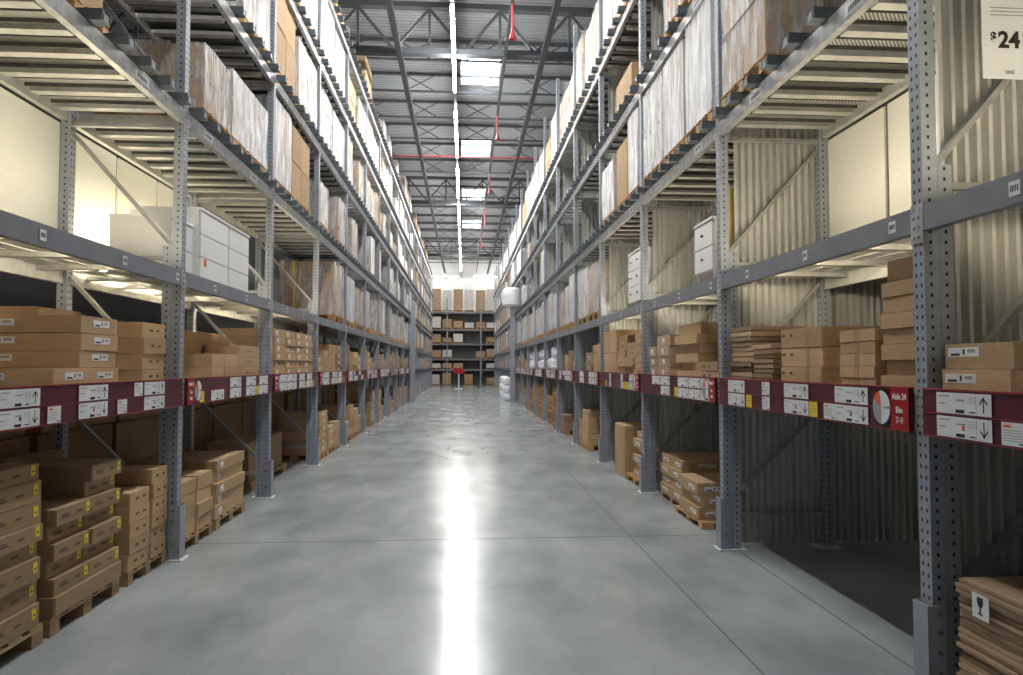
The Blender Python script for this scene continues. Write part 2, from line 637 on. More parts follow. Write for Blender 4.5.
RM = {}
for s in (-1, 1):
    R = {}
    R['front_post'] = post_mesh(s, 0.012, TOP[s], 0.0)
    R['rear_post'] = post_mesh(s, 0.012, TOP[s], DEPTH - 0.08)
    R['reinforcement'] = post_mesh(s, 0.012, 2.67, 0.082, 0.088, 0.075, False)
    # guard: U channel round the foot of the front post
    mb = MB('post_steel')
    mb.box(s * -0.035, s * -0.026, -0.056, 0.056, 0.012, 0.46)
    mb.box(s * -0.035, s * 0.06, -0.056, -0.0445, 0.012, 0.46)
    mb.box(s * -0.035, s * 0.06, 0.0445, 0.056, 0.012, 0.46)
    R['guard'] = mb.build('post_guard')
    mb = MB('bolt')
    for sy in (-1, 1):
        pass
    mb.tube((s * 0.025, -0.056, 0), (s * 0.025, -0.062, 0), 0.011, 6)
    mb.tube((s * 0.025, -0.062, 0), (s * 0.025, -0.070, 0), 0.007, 8)
    R['bolt'] = mb.build('bolt')
    mb = MB('base_grout')
    mb.box(s * -0.06, s * 0.20, -0.085, 0.085, 0, 0.012)
    R['foot_plate'] = mb.build('foot_plate')
    R['braces'] = []
    xi, xo = s * 0.08, s * (DEPTH - 0.08)
    for z in (0.30, 2.57, 3.72, 5.18, 6.64, 8.1):
        R['braces'].append(bar_mesh('brace', (xi, 0, z), (xo, 0, z), 0.035, 0.045, 'brace_steel'))
    for zr, zf in ((1.28, 0.42), (2.40, 1.45), (3.64, 2.66), (5.1, 3.95), (6.56, 5.4), (8.0, 6.85)):
        R['braces'].append(bar_mesh('brace', (xo, 0, zr), (xi, 0, zf), 0.03, 0.04, 'brace_steel'))
    ya, yb = 0.046, PITCH_B - 0.046
    # display-level beam (painted) and upper beams (galvanised)
    def beam(h, mname, x0, t=0.05):
        mb = MB(mname)
        mb.box(s * x0, s * (x0 + t), ya, yb, -h, -0.028)
        mb.box(s * x0, s * (x0 + t * 0.6), ya, yb, -0.028, 0)
        return mb.build('beam')
    R['beam_front'] = beam(0.13, 'beam_steel', -0.004)
    R['beam_front_up'] = beam(0.12, 'beam_galv', -0.004)
    R['beam_rear'] = beam(0.12, 'galv', DEPTH - 0.05)
    mb = MB('beam_galv', 'bolt')
    mb.box(s * -0.006, s * -0.001, -0.046, 0.046, -0.19, 0.01)
    for zz in (-0.16, -0.11, -0.06, -0.015):
        for yy in (-0.018, 0.018):
            mb.tube((s * -0.004, yy, zz), (s * -0.010, yy, zz), 0.008, 6, 'bolt')
    R['connector'] = mb.build('beam_connector')
    mb = MB('card', 'ink')
    mb.box(s * -0.0055, s * -0.0065, -0.03, 0.03, -0.032, 0.032)
    for i in range(5):
        mb.box(s * -0.0065, s * -0.0072, -0.02 + i * 0.009, -0.015 + i * 0.009, -0.012, 0.014, 'ink')
    R['beam_label'] = mb.build('beam_label')
    mb = MB('card', 'ink')
    mb.box(s * -0.0055, s * -0.0065, -0.11, 0.11, -0.04, 0.03)
    for i in range(9):
        mb.box(s * -0.0065, s * -0.0072, -0.08 + i * 0.018, -0.072 + i * 0.018, -0.02, 0.01, 'ink')
    R['beam_label_wide'] = mb.build('beam_label')
    # upper deck: protruding support channel, plank, slotted plank
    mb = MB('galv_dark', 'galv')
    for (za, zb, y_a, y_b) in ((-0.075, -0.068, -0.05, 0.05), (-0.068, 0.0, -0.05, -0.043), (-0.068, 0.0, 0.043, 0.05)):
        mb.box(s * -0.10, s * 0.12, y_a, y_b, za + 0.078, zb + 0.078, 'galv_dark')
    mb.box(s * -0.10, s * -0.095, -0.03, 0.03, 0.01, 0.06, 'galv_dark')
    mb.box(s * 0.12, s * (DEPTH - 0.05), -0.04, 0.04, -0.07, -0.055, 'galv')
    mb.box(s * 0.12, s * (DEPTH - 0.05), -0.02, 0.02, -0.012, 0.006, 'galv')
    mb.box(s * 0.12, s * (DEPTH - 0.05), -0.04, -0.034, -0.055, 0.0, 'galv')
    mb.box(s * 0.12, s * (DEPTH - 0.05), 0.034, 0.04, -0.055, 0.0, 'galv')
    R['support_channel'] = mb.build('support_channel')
    for nm, mm in (('deck_plank', 'galv_shade'), ('deck_plank_slotted', 'galv_slotted')):
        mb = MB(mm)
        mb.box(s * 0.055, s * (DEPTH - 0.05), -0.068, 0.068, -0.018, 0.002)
        mb.box(s * 0.055, s * (DEPTH - 0.05), -0.076, -0.068, -0.045, 0.0, 'galv_shade')
        mb.box(s * 0.055, s * (DEPTH - 0.05), 0.068, 0.076, -0.045, 0.0, 'galv_shade')
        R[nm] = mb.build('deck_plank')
    mb = MB('galv', 'galv_dark')      # whole upper deck of a distant bay
    for i in range(8):
        yc = 0.17 + i * 0.34
        mb.box(s * -0.10, s * 0.12, yc - 0.05, yc + 0.05, 0.003, 0.078, 'galv_dark')
        mb.box(s * 0.05, s * (DEPTH - 0.05), yc - 0.10, yc + 0.10, -0.03, 0.004, 'galv')
    R['deck_far'] = mb.build('deck')
    # wire deck on the display level
    mb = MB('galv')
    y = ya + 0.02
    while y < yb:
        mb.box(s * 0.03, s * (DEPTH - 0.03), y - 0.004, y + 0.004, -0.006, 0.002)
        y += 0.05
    for x in (0.15, 0.3, 0.45, 0.6, 0.75, 0.9):
        mb.box(s * (x - .004), s * (x + .004), ya, yb, -0.014, -0.006)
    R['wire_deck'] = mb.build('wire_deck')
    mb = MB('galv')
    mb.box(s * 0.135, s * (DEPTH - 0.05), -0.035, 0.035, -0.05, -0.014)
    R['deck_channel'] = mb.build('deck_channel')
    mb = MB('galv')
    mb.box(s * 0.05, s * (DEPTH - 0.05), ya, yb, -0.03, 0.0)
    R['shelf_deck'] = mb.build('shelf_deck')
    # sign holder of the picking level
    mb = MB('maroon', 'maroon_lip')
    mb.box(s * -0.030, s * -0.008, ya + 0.004, yb - 0.004, -0.195, 0.028)
    mb.box(s * -0.036, s * -0.006, ya + 0.004, yb - 0.004, 0.028, 0.036, 'maroon_lip')
    mb.box(s * -0.034, s * -0.030, ya + 0.004, yb - 0.004, -0.086, -0.082, 'maroon_lip')
    mb.box(s * -0.036, s * -0.008, ya + 0.004, yb - 0.004, -0.199, -0.195, 'maroon_lip')
    R['sign_holder'] = mb.build('sign_holder')
    # corrugated draught curtain on the frame
    if s > 0:
        mb = MB('corrugated')
        P_, D_ = 0.068, 0.055
        x = 0.17
        z0, z1 = 0.03, TOP[1] - 0.05
        prof = []
        while x < 2.25:
            prof += [(x, 0), (x + P_ * .32, 0), (x + P_ * .40, D_), (x + P_ * .92, D_)]
            x += P_
        for (xa, da), (xb, db) in zip(prof, prof[1:]):
            mb.poly([(xa, 0.05 + da, z0), (xb, 0.05 + db, z0), (xb, 0.05 + db, z1), (xa, 0.05 + da, z1)])
            mb.poly([(xa, 0.051 + da, z1), (xb, 0.051 + db, z1), (xb, 0.051 + db, z0), (xa, 0.051 + da, z0)])
        R['corrugated'] = mb.build('corrugated_panel')
    # cream back panel of the display level
    mb = MB('cream')
    mb.box(s * (DEPTH - 0.02 + 0.03), s * (DEPTH + 0.03), -0.42, 0.42, 0.02, 1.26)
    R['back_panel'] = mb.build('back_panel')
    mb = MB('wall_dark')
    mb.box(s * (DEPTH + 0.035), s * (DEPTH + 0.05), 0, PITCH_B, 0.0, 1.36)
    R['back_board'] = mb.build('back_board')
    RM[s] = R


# ------------------------------------------------------------------ printed cards
def cardmesh(s, cw, ch, kind, seed):
    """flat printed card facing the aisle: u runs to the reader's right"""
    rnd = random.Random(seed)
    base = 'yellow' if kind == 'yellow' else 'card'
    mb = MB(base, 'ink', 'ink_grey', 'orange')
    def rect(u0, u1, v0, v1, e, mn):
        ys = sorted((-s * u0, -s * u1))
        mb.box(s * -0.0355, s * -(0.0355 + e), ys[0], ys[1], v0, v1, mn)
    rect(-cw / 2, cw / 2, -ch / 2, ch / 2, 0.001, base)
    E1 = 0.0016
    if kind in ('up', 'down'):
        a = cw / 2 - 0.045
        t = 0.006
        rect(a - 0.045, a - 0.043, -ch / 2 + .006, ch / 2 - .006, E1, 'ink_grey')
        rect(a - t / 2, a + t / 2, -ch * .36, ch * .36, E1, 'ink')
        sg = 1 if kind == 'up' else -1
        tip = sg * ch * .38
        for sd in (-1, 1):
            p = [(a, tip), (a + sd * 0.022, tip - sg * 0.028), (a + sd * 0.022, tip - sg * 0.040), (a, tip - sg * 0.013)]
            mb.poly([(s * -0.0372, -s * u, v) for u, v in p], 'ink')
        rect(-cw / 2 + .015, -cw / 2 + .09, ch * .30, ch * .36, E1, 'ink_grey')
        rect(-cw * .12, cw * .04, ch * .12, ch * .20, E1, 'ink_grey')
        rect(-cw * .13, cw * .03, -ch * .44, -ch * .28, E1, 'ink')
        rect(-cw / 2 + .015, -cw / 2 + .06, -ch * .05, ch * .01, E1, 'ink_grey')
        rect(cw * .12, cw * .22, -ch * .40, -ch * .34, E1, 'ink')
        for i in range(4):
            rect(cw * .10, cw * .24, ch * (.3 - i * .09), ch * (.32 - i * .09), E1, 'ink_grey')
        if kind == 'down':
            rect(-cw * .02, cw * .03, -ch * .12, ch * .1, E1, 'orange' if seed % 2 else 'ink')
    elif kind == 'small':
        rect(-cw * .42, -cw * .1, ch * .28, ch * .38, E1, 'orange')
        for i in range(5):
            rect(-cw * .42, cw * (.1 + .3 * rnd.random()), ch * (.14 - i * .11), ch * (.17 - i * .11), E1, 'ink_grey')
        rect(cw * .2, cw * .42, -ch * .42, -ch * .36, E1, 'ink')
    elif kind == 'yellow':
        for i in range(3):
            rect(-cw * .3, cw * .3, ch * (.2 - i * .2), ch * (.27 - i * .2), E1, 'orange' if i == 1 else 'ink_grey')
    return mb.build('price_card')


CARDS = {}


def card(s, kind, n):
    key = (s, kind, n)
    if key not in CARDS:
        dims = {'up': (0.345, 0.098), 'down': (0.345, 0.098), 'small': (0.13, 0.098), 'yellow': (0.105, 0.098)}[kind]
        CARDS[key] = cardmesh(s, dims[0], dims[1], kind, n)
    return CARDS[key]


def text_mesh(body, size, mname, bold=0.0):
    cu = bpy.data.curves.new('lettering', 'FONT')
    cu.body = body
    cu.size = size
    cu.align_x = 'CENTER'
    cu.align_y = 'CENTER'
    cu.offset = bold
    cu.extrude = 0.0008
    o = bpy.data.objects.new('tmp', cu)
    col.objects.link(o)
    dg = bpy.context.evaluated_depsgraph_get()
    me = bpy.data.meshes.new_from_object(o.evaluated_get(dg))
    bpy.data.objects.remove(o)
    me.materials.clear()
    me.materials.append(M[mname])
    me.name = 'lettering'
    return me


def put_text(name, me, parent, x, y, z, s):
    o = ob(name, me, parent, (x, y, z))
    o.rotation_euler = (math.pi / 2, 0, -s * math.pi / 2)
    return o


T_AISLE = text_mesh('Aisle 24', 0.046, 'lettering', 0.0008)
T_BIN = text_mesh('Bin', 0.046, 'lettering', 0.0008)
T_79 = text_mesh('7-9', 0.046, 'lettering', 0.0008)


def bin_sign(s, parent, yc, full):
    """red bin sign with lettering and the round picture beside it"""
    mb = MB('red')
    mb.box(s * -0.0365, s * -0.0372, -0.075, 0.075, -0.192, 0.028)
    b = ob('bin_sign', mb.build('bin_sign'), parent, (0, yc, 0))
    b['label'] = 'red bin sign with white lettering'
    put_text('lettering', T_AISLE, b, s * -0.0385, 0, -0.018, s).scale = (0.78, 1, 1)
    put_text('lettering', T_BIN, b, s * -0.0385, 0, -0.088, s)
    if full:
        put_text('lettering', T_79, b, s * -0.0385, 0, -0.142, s)
    else:
        m2 = MB('lettering')
        m2.box(s * -0.0375, s * -0.0385, -0.028, 0.028, -0.156, -0.13)
        ob('lettering', m2.build('lettering'), b)
    # round picture: pale disc with dark half and orange wedge, on dark ground
    mb = MB('ink_grey', 'card', 'ink', 'orange', 'maroon')
    yd = 0.155
    c = (s * -0.0372, yd, -0.082)
    N = 32
    r = 0.092
    def seg(a0, a1, rr, e, mn):
        n = max(2, int((a1 - a0) / (2 * math.pi) * N))
        pts = [(s * -(0.0372 + e), yd, c[2])] if a1 - a0 < 6.28 else []
        for i in range(n + (0 if a1 - a0 > 6.28 else 1)):
            t = a0 + (a1 - a0) * i / n
            pts.append((s * -(0.0372 + e), yd - s * rr * 0.86 * math.cos(t), c[2] + rr * math.sin(t)))
        mb.poly(pts, mn)
    seg(0, 2 * math.pi, r * 1.1, 0, 'ink')
    seg(0, 2 * math.pi, r, 0.0006, 'ink_grey')
    seg(0.15, 1.75, r, 0.0012, 'card')
    seg(1.75, 2.6, r, 0.0012, 'orange')
    seg(4.7, 6.2, r * .95, 0.0012, 'card')
    ob('round_picture', mb.build('round_picture'), parent, (0, yc, 0))


NEAR_CARDS = {
    (1, 0): [(5.605, 'up', 0), (5.605, 'down', 1), (5.35, 'yellow', 1), (5.04, 'small', 0), (5.04, 'small', 1),
             (4.57, 'up', 0), (4.57, 'down', 1), (4.335, 'yellow', 1), (3.90, 'up', 0), (3.90, 'down', 1), (4.14, 'small', 1)],
    (1, -1): [(2.99, 'up', 0), (2.99, 'down', 1), (2.70, 'small', 1), (2.3, 'up', 0), (2.3, 'down', 1)],
    (-1, 0): [(3.86, 'up', 0), (3.86, 'down', 1), (4.17, 'small', 1), (4.595, 'up', 0), (4.595, 'down', 1), (4.965, 'small', 1),
              (5.20, 'small', 0), (5.465, 'up', 0), (5.465, 'down', 1)],
}


def add_cards(s, k, holder):
    y0 = fy(k)
    if (s, k) in NEAR_CARDS:
        for y, kd, row in NEAR_CARDS[(s, k)]:
            ob('price_card', card(s, kd, 3 + int(y * 7) % 4), holder, (0, y - y0, -0.029 if row == 0 else -0.140))
        return
    rnd = random.Random(100 + k * 7 + s)
    y = 0.32 if s < 0 else 0.06
    end = PITCH_B - (0.1 if s < 0 else 0.32)
    if k > 9:
        return
    while y < end - 0.36:
        t = rnd.random()
        if t < 0.38:
            for row, kd in ((0, 'up'), (1, 'down')):
                if rnd.random() < 0.9:
                    ob('price_card', card(s, kd, rnd.randint(3, 6)), holder, (0, y + 0.175, -0.029 if row == 0 else -0.140))
            y += 0.36
        elif t < 0.62:
            for row in (0, 1):
                if rnd.random() < 0.7:
                    ob('price_card', card(s, 'small', rnd.randint(3, 6)), holder, (0, y + 0.07, -0.029 if row == 0 else -0.140))
            y += 0.15
        elif t < 0.72:
            ob('price_card', card(s, 'yellow', 3), holder, (0, y + 0.055, -0.140))
            y += 0.12
        else:
            y += 0.16
    return


# ------------------------------------------------------------------ rack bays
for s in (-1, 1):
    R = RM[s]
    for k in range(FIRST[s], NB):
        near = k <= 3
        r = ob('rack_bay', None, None, (s * XF[s], fy(k), 0))
        tag(r, 'grey steel shelving, %s' % bayname(s, k), 'pallet rack', 'bays of the ' + RACK[s])

        def frame(y, guard=True):
            ob('post', R['front_post'], r, (0, y, 0))
            ob('post', R['rear_post'], r, (0, y, 0))
            ob('post_reinforcement', R['reinforcement'], r, (0, y, 0))
            ob('foot_plate', R['foot_plate'], r, (0, y, 0))
            ob('foot_plate', R['foot_plate'], r, (s * (DEPTH - 0.14), y, 0))
            g = ob('post_guard', R['guard'], r, (0, y, 0))
            if k < 3:
                for zz in (0.13, 0.23, 0.33, 0.42):
                    ob('bolt', R['bolt'], g, (0, 0, zz))
            for b in R['braces']:
                ob('brace', b, r, (0, y, 0))
            if s > 0:
                ob('corrugated_panel', R['corrugated'], r, (0, y, 0))
        frame(0)
        if k == NB - 1:
            frame(PITCH_B)
        for li in range(NLEV[s]):
            z = LEVELS[li]
            bm = ob('beam', R['beam_front'] if li < 2 else R['beam_front_up'], r, (0, 0, z))
            ob('beam', R['beam_rear'], r, (0, 0, z))
            if k <= 6:
                ob('beam_connector', R['connector'], r, (0, 0, z))
            if li == 0:
                ob('shelf_deck', R['shelf_deck'], r, (0, 0, z))
                if k > 10:
                    continue
                h = ob('sign_holder', R['sign_holder'], r, (0, 0, z))
                add_cards(s, k, h)
                if s > 0:
                    if 0 <= k <= 5:
                        bin_sign(s, h, 0.125, k == 0)
                elif 1 <= k <= 6:
                    bin_sign(s, h, 0.125, False)
            elif li == 1:
                if k <= 5:
                    for yl in ((0.2, 1.15, 2.1) if s > 0 else (0.75, 1.7, 2.6)):
                        ob('beam_label', R['beam_label'], bm, (0, yl, -0.065))
                if k <= 3:
                    wd_ = ob('wire_deck', R['wire_deck'], r, (0, 0, z))
                    wd_['kind'] = 'stuff'
                    for yl in (0.35, 1.0, 1.7, 2.35):
                        ob('deck_channel', R['deck_channel'], r, (0, yl, z))
                else:
                    ob('shelf_deck', R['shelf_deck'], r, (0, 0, z))
            else:
                if k <= 2:
                    for yl in (0.5, 1.9):
                        ob('beam_label', R['beam_label_wide'], bm, (0, yl, -0.055))
                if near and li <= 4:
                    for i in range(8):
                        yc = 0.17 + i * 0.34
                        ob('support_channel', R['support_channel'], r, (0, yc, z))
                        if i < 7:
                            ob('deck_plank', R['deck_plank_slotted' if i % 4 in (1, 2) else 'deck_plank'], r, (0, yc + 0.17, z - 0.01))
                else:
                    d_ = ob('deck', R['deck_far'], r, (0, 0, z))
                    d_['kind'] = 'stuff'
        # cream back panels of the lit display level
        if (s < 0 and k <= 1) or (s > 0 and k in (-1, 0)):
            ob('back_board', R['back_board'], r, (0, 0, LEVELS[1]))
            for i in range(3):
                ob('back_panel', R['back_panel'], r, (0, 0.49 + i * 0.89, LEVELS[1]))

# unseen tube lamps added to brighten the display shelves
def tube_set(n):
    mt = MB('tube'); mt.tube((0, 0.05, 0.018), (0, n - 0.05, 0.018), 0.014, 8)
    mf = MB('fixture'); mf.box(-0.03, 0.03, 0, n, -0.02, 0.0)
    mf.box(-0.02, 0.02, 0.0, 0.05, 0.0, 0.034); mf.box(-0.02, 0.02, n - 0.05, n, 0.0, 0.034)
    return mt.build('tube'), mf.build('batten')


for s, k, ya, n in ((-1, 0, 0.2, 2.3), (-1, 1, 0.2, 2.3), (-1, 2, 0.2, 2.3), (1, -1, 0.2, 2.3), (1, 0, 0.2, 2.3), (1, 1, 1.05, 1.5), (1, 2, 1.1, 1.5)):
    tm, bm_ = tube_set(n)
    r = ob('added_shelf_light', None, None, (s * (XF[s] + (0.84 if (s, k) == (-1, 1) else 0.088)), fy(k) + ya, LEVELS[1] + (0.024 if (s, k) == (-1, 1) else -0.05)))
    tag(r, 'added warm tube lamp low on the display shelf, %s' % bayname(s, k), 'tube lamp', 'tube lamps added to the display shelves')
    ob('batten', bm_, r); ob('tube', tm, r)


# ------------------------------------------------------------------ cartons
UNIT = {}


def unit_carton(mname):
    """unit box, origin at bottom centre, softened edges"""
    if mname in UNIT:
        return UNIT[mname]
    mb = MB(mname)
    c = 0.012
    ring = []
    h = 0.5
    def pt(x, y, z): return (x, y, z + 0.5)
    import itertools
    v = {}
    for sx, sy, sz in itertools.product((-1, 1), repeat=3):
        v[(sx, sy, sz, 'x')] = pt(sx * h, sy * (h - c), sz * (h - c))
        v[(sx, sy, sz, 'y')] = pt(sx * (h - c), sy * h, sz * (h - c))
        v[(sx, sy, sz, 'z')] = pt(sx * (h - c), sy * (h - c), sz * h)
        mb.poly([v[(sx, sy, sz, a)] for a in ('xyz' if sx * sy * sz > 0 else 'xzy')])
    for sg in (-1, 1):
        q = [(1, 1), (-1, 1), (-1, -1), (1, -1)]
        if sg < 0: q = q[::-1]
        mb.poly([v[(sg, a, b, 'x')] for a, b in q][::1] if True else None)
        mb.poly([v[(b, sg, a, 'y')] for a, b in q])
        mb.poly([v[(a, b, sg, 'z')] for a, b in q])
    for sa in (-1, 1):
        for sb in (-1, 1):
            e = [v[(sa, sb, -1, 'x')], v[(sa, sb, -1, 'y')], v[(sa, sb, 1, 'y')], v[(sa, sb, 1, 'x')]]
            mb.poly(e if sa * sb > 0 else e[::-1])
            e = [v[(-1, sa, sb, 'y')], v[(-1, sa, sb, 'z')], v[(1, sa, sb, 'z')], v[(1, sa, sb, 'y')]]
            mb.poly(e if sa * sb > 0 else e[::-1])
            e = [v[(sb, -1, sa, 'z')], v[(sb, -1, sa, 'x')], v[(sb, 1, sa, 'x')], v[(sb, 1, sa, 'z')]]
            mb.poly(e if sa * sb > 0 else e[::-1])
    UNIT[mname] = mb.build('carton')
    return UNIT[mname]


DECAL = {}


def decal(s, kind):
    """print or sticker lying on the aisle face; local x = outwards from the face, u to reader's right, unit metres"""
    key = (s, kind)
    if key in DECAL:
        return DECAL[key]
    e0 = 0.0012
    def R_(mb, u0, u1, v0, v1, e, mn):
        ys = sorted((-s * u0, -s * u1))
        mb.box(s * 0.004, s * -e, ys[0], ys[1], v0, v1, mn)
    if kind == 'yellow_tag':
        mb = MB('yellow', 'ink')
        R_(mb, -0.02, 0.02, -0.03, 0.03, e0, 'yellow')
        R_(mb, -0.008, 0.008, -0.012, 0.0, e0 + .0005, 'ink')
    elif kind == 'white_label':
        mb = MB('card', 'ink', 'ink_grey')
        R_(mb, -0.10, 0.10, -0.022, 0.022, e0, 'card')
        R_(mb, -0.08, -0.02, -0.017, -0.006, e0 + .0005, 'ink')
        R_(mb, 0.03, 0.08, -0.004, 0.012, e0 + .0005, 'ink_grey')
        R_(mb, 0.0, 0.012, -0.012, 0.014, e0 + .0005, 'ink')
    elif kind == 'square_label':
        mb = MB('card', 'ink_grey')
        R_(mb, -0.045, 0.045, -0.03, 0.03, e0, 'card')
        R_(mb, -0.03, 0.02, -0.02, -0.008, e0 + .0005, 'ink_grey')
    elif kind == 'print':
        mb = MB('carton_print')
        R_(mb, -0.12, -0.03, -0.012, -0.002, e0, None)
        R_(mb, -0.12, -0.05, 0.004, 0.012, e0, None)
        R_(mb, 0.05, 0.11, -0.006, 0.006, e0, None)
    elif kind == 'marks':
        mb = MB('carton_print')
        R_(mb, -0.07, -0.02, -0.008, 0.010, e0, None)
        R_(mb, 0.05, 0.09, -0.008, 0.010, e0, None)
    elif kind == 'tape':
        mb = MB('tape')
        R_(mb, -0.025, 0.025, -0.5, 0.5, e0, None)
    DECAL[key] = mb.build(kind)
    return DECAL[key]


WORDS = {'yellow_tag': 'sticker', 'white_label': 'sticker', 'square_label': 'sticker', 'print': 'printed_text', 'marks': 'printed_text', 'tape': 'packing_tape'}
CN = 0


def carton(s, xo, y0, y1, z0, z1, depth, label, mname='carton', decals=(), rz=0.0, group=None, side_decals=(), name='carton'):
    """box whose aisle face lies xo behind the rack front"""
    xc = s * (XF[s] + xo + depth / 2)
    o = ob(name, unit_carton(mname), None, (xc, (y0 + y1) / 2, z0), rz, (depth, y1 - y0, z1 - z0))
    tag(o, label, 'carton', group)
    wy, h = y1 - y0, z1 - z0
    for kd, u, v in decals:
        d = ob(WORDS[kd], decal(s, kd), o)
        sz = (1, 1, 1)
        if kd == 'tape':
            sz = (1, 1, h)
        d.scale = (sz[0] / depth, sz[1] / wy, sz[2] / h)
        d.location = (-s * 0.5, -s * u / wy, 0.5 + v / h)
    for kd, u, v in side_decals:      # on the face that looks back down the aisle (-y)
        d = ob(WORDS[kd], decal(1, kd), o)
        d.rotation_euler = (0, 0, math.pi / 2)
        # rotate: decal's own y becomes -x ; outward becomes -y
        d.scale = (1 / wy, 1 / depth, 1 / h)
        d.location = (u / depth, -0.5, 0.5 + v / h)
    return o


def stack(s, xo, y0, y1, z0, heights, depth, desc, kind='flat brown carton', mname='carton', decals=(), jit=0.012, alt=0.0,
          seed=1, group=None, side_decals=(), rzj=0.015):
    rnd = random.Random(seed)
    z = z0
    n = len(heights)
    for i, h in enumerate(heights):
        pos = 'only tier' if n == 1 else ('bottom' if i == 0 else 'top' if i == n - 1 else ORD[i] + ' from bottom')
        a = alt if i % 2 else 0.0
        lab = '%s, %s, %s' % (kind, pos, desc)
        jy = rnd.uniform(-1, 1) * min(jit, 0.008)
        carton(s, xo + a + rnd.uniform(0, jit), y0 + jy, y1 + jy, z + 0.001, z + h - 0.001, depth, lab, mname, decals, rnd.uniform(-rzj, rzj), group, side_decals)
        z += h
    return z


# ---- pallets
PAL = {}


def pallet(s, xo, y0, y1, z0, h, depth, label, mname='wood', group='wooden pallets'):
    key = (mname,)
    if key not in PAL:
        ms_ = []
        mb = MB(mname); mb.box(-0.5, 0.5, -0.065, 0.065, 0.85, 1.0); ms_.append(('deck_board', mb.build('deck_board'), [(0, y) for y in (-.43, -.215, 0, .215, .43)]))
        mb = MB(mname); mb.box(-0.5, 0.5, -0.06, 0.06, 0, 0.12); ms_.append(('bottom_board', mb.build('bottom_board'), [(0, y) for y in (-.44, 0, .44)]))
        mb = MB(mname); mb.box(-0.07, 0.07, -0.06, 0.06, 0.12, 0.72); ms_.append(('block', mb.build('block'), [(x, y) for x in (-.43, .43) for y in (-.44, 0, .44)]))
        mb = MB(mname); mb.box(-0.07, 0.07, -0.5, 0.5, 0.72, 0.85); ms_.append(('stringer', mb.build('stringer'), [(-.43, 0), (0, 0), (.43, 0)]))
        PAL[key] = ms_
    r = ob('pallet', None, None, (s * (XF[s] + xo + depth / 2), (y0 + y1) / 2, z0), 0, (depth, y1 - y0, h))
    tag(r, label, 'pallet', group)
    for nm, me, locs in PAL[key]:
        for x, y in locs:
            ob(nm, me, r, (x, y, 0))
    return r


# simple pallet for the upper shelves: one mesh would merge nothing, it is one thing
mb = MB('wood')
for yy in (-.43, -.215, 0, .215, .43):
    mb.box(-0.5, 0.5, yy - .065, yy + .065, 0.85, 1.0)
for xx in (-.43, 0, .43):
    mb.box(xx - .06, xx + .06, -0.5, 0.5, 0.72, 0.85)
for xx in (-.43, 0, .43):
    for yy in (-.44, 0, .44):
        mb.box(xx - .07, xx + .07, yy - .06, yy + .06, 0.12, 0.72)
for yy in (-.44, 0, .44):
    mb.box(-.5, .5, yy - .06, yy + .06, 0, 0.12)
PALLET_ONE = mb.build('pallet')


def pallet_up(s, xo, y0, y1, z0, label, h=0.13, depth=1.0):
    o = ob('pallet', PALLET_ONE, None, (s * (XF[s] + xo + depth / 2), (y0 + y1) / 2, z0), 0, (depth, y1 - y0, h))
    tag(o, label, 'pallet', 'pallets on the upper shelves')
    return o


# ---- film wrapped loads
def wrap_mesh(seed):
    mb = MB('film_thin')
    n = 7
    rnd = random.Random(seed)
    def face(f):
        g = [[f(i / n, j / n) for j in range(n + 1)] for i in range(n + 1)]
        for i in range(n):
            for j in range(n):
                mb.poly([g[i][j], g[i + 1][j], g[i + 1][j + 1], g[i][j + 1]])
    def dis(p):
        q = Vector(p)
        nz = noise.noise(q * 3.1 + Vector((seed * 7.3, 0, 0))) * 0.018
        c = Vector((0, 0, 0.5))
        d = (q - c)
        w_ = c + d * (1.0 + nz)
        return (w_.x, w_.y, max(w_.z, 0.0) if p[2] > 0 else 0.0)
    a = 0.5
    face(lambda u, v: dis((-a, a - u, v)))
    face(lambda u, v: dis((a, u - a, v)))
    face(lambda u, v: dis((u - a, -a, v)))
    face(lambda u, v: dis((a - u, a, v)))
    face(lambda u, v: dis((u - a, v - a, 1.0)))
    me = mb.build('wrap', True)
    me2 = me.copy()
    me2.materials.clear()
    me2.materials.append(M['film_dense'])
    return me, me2


WRAPS = [wrap_mesh(i) for i in range(4)]
HUE = ['carton', 'carton_pink', 'carton_dark', 'carton_white']


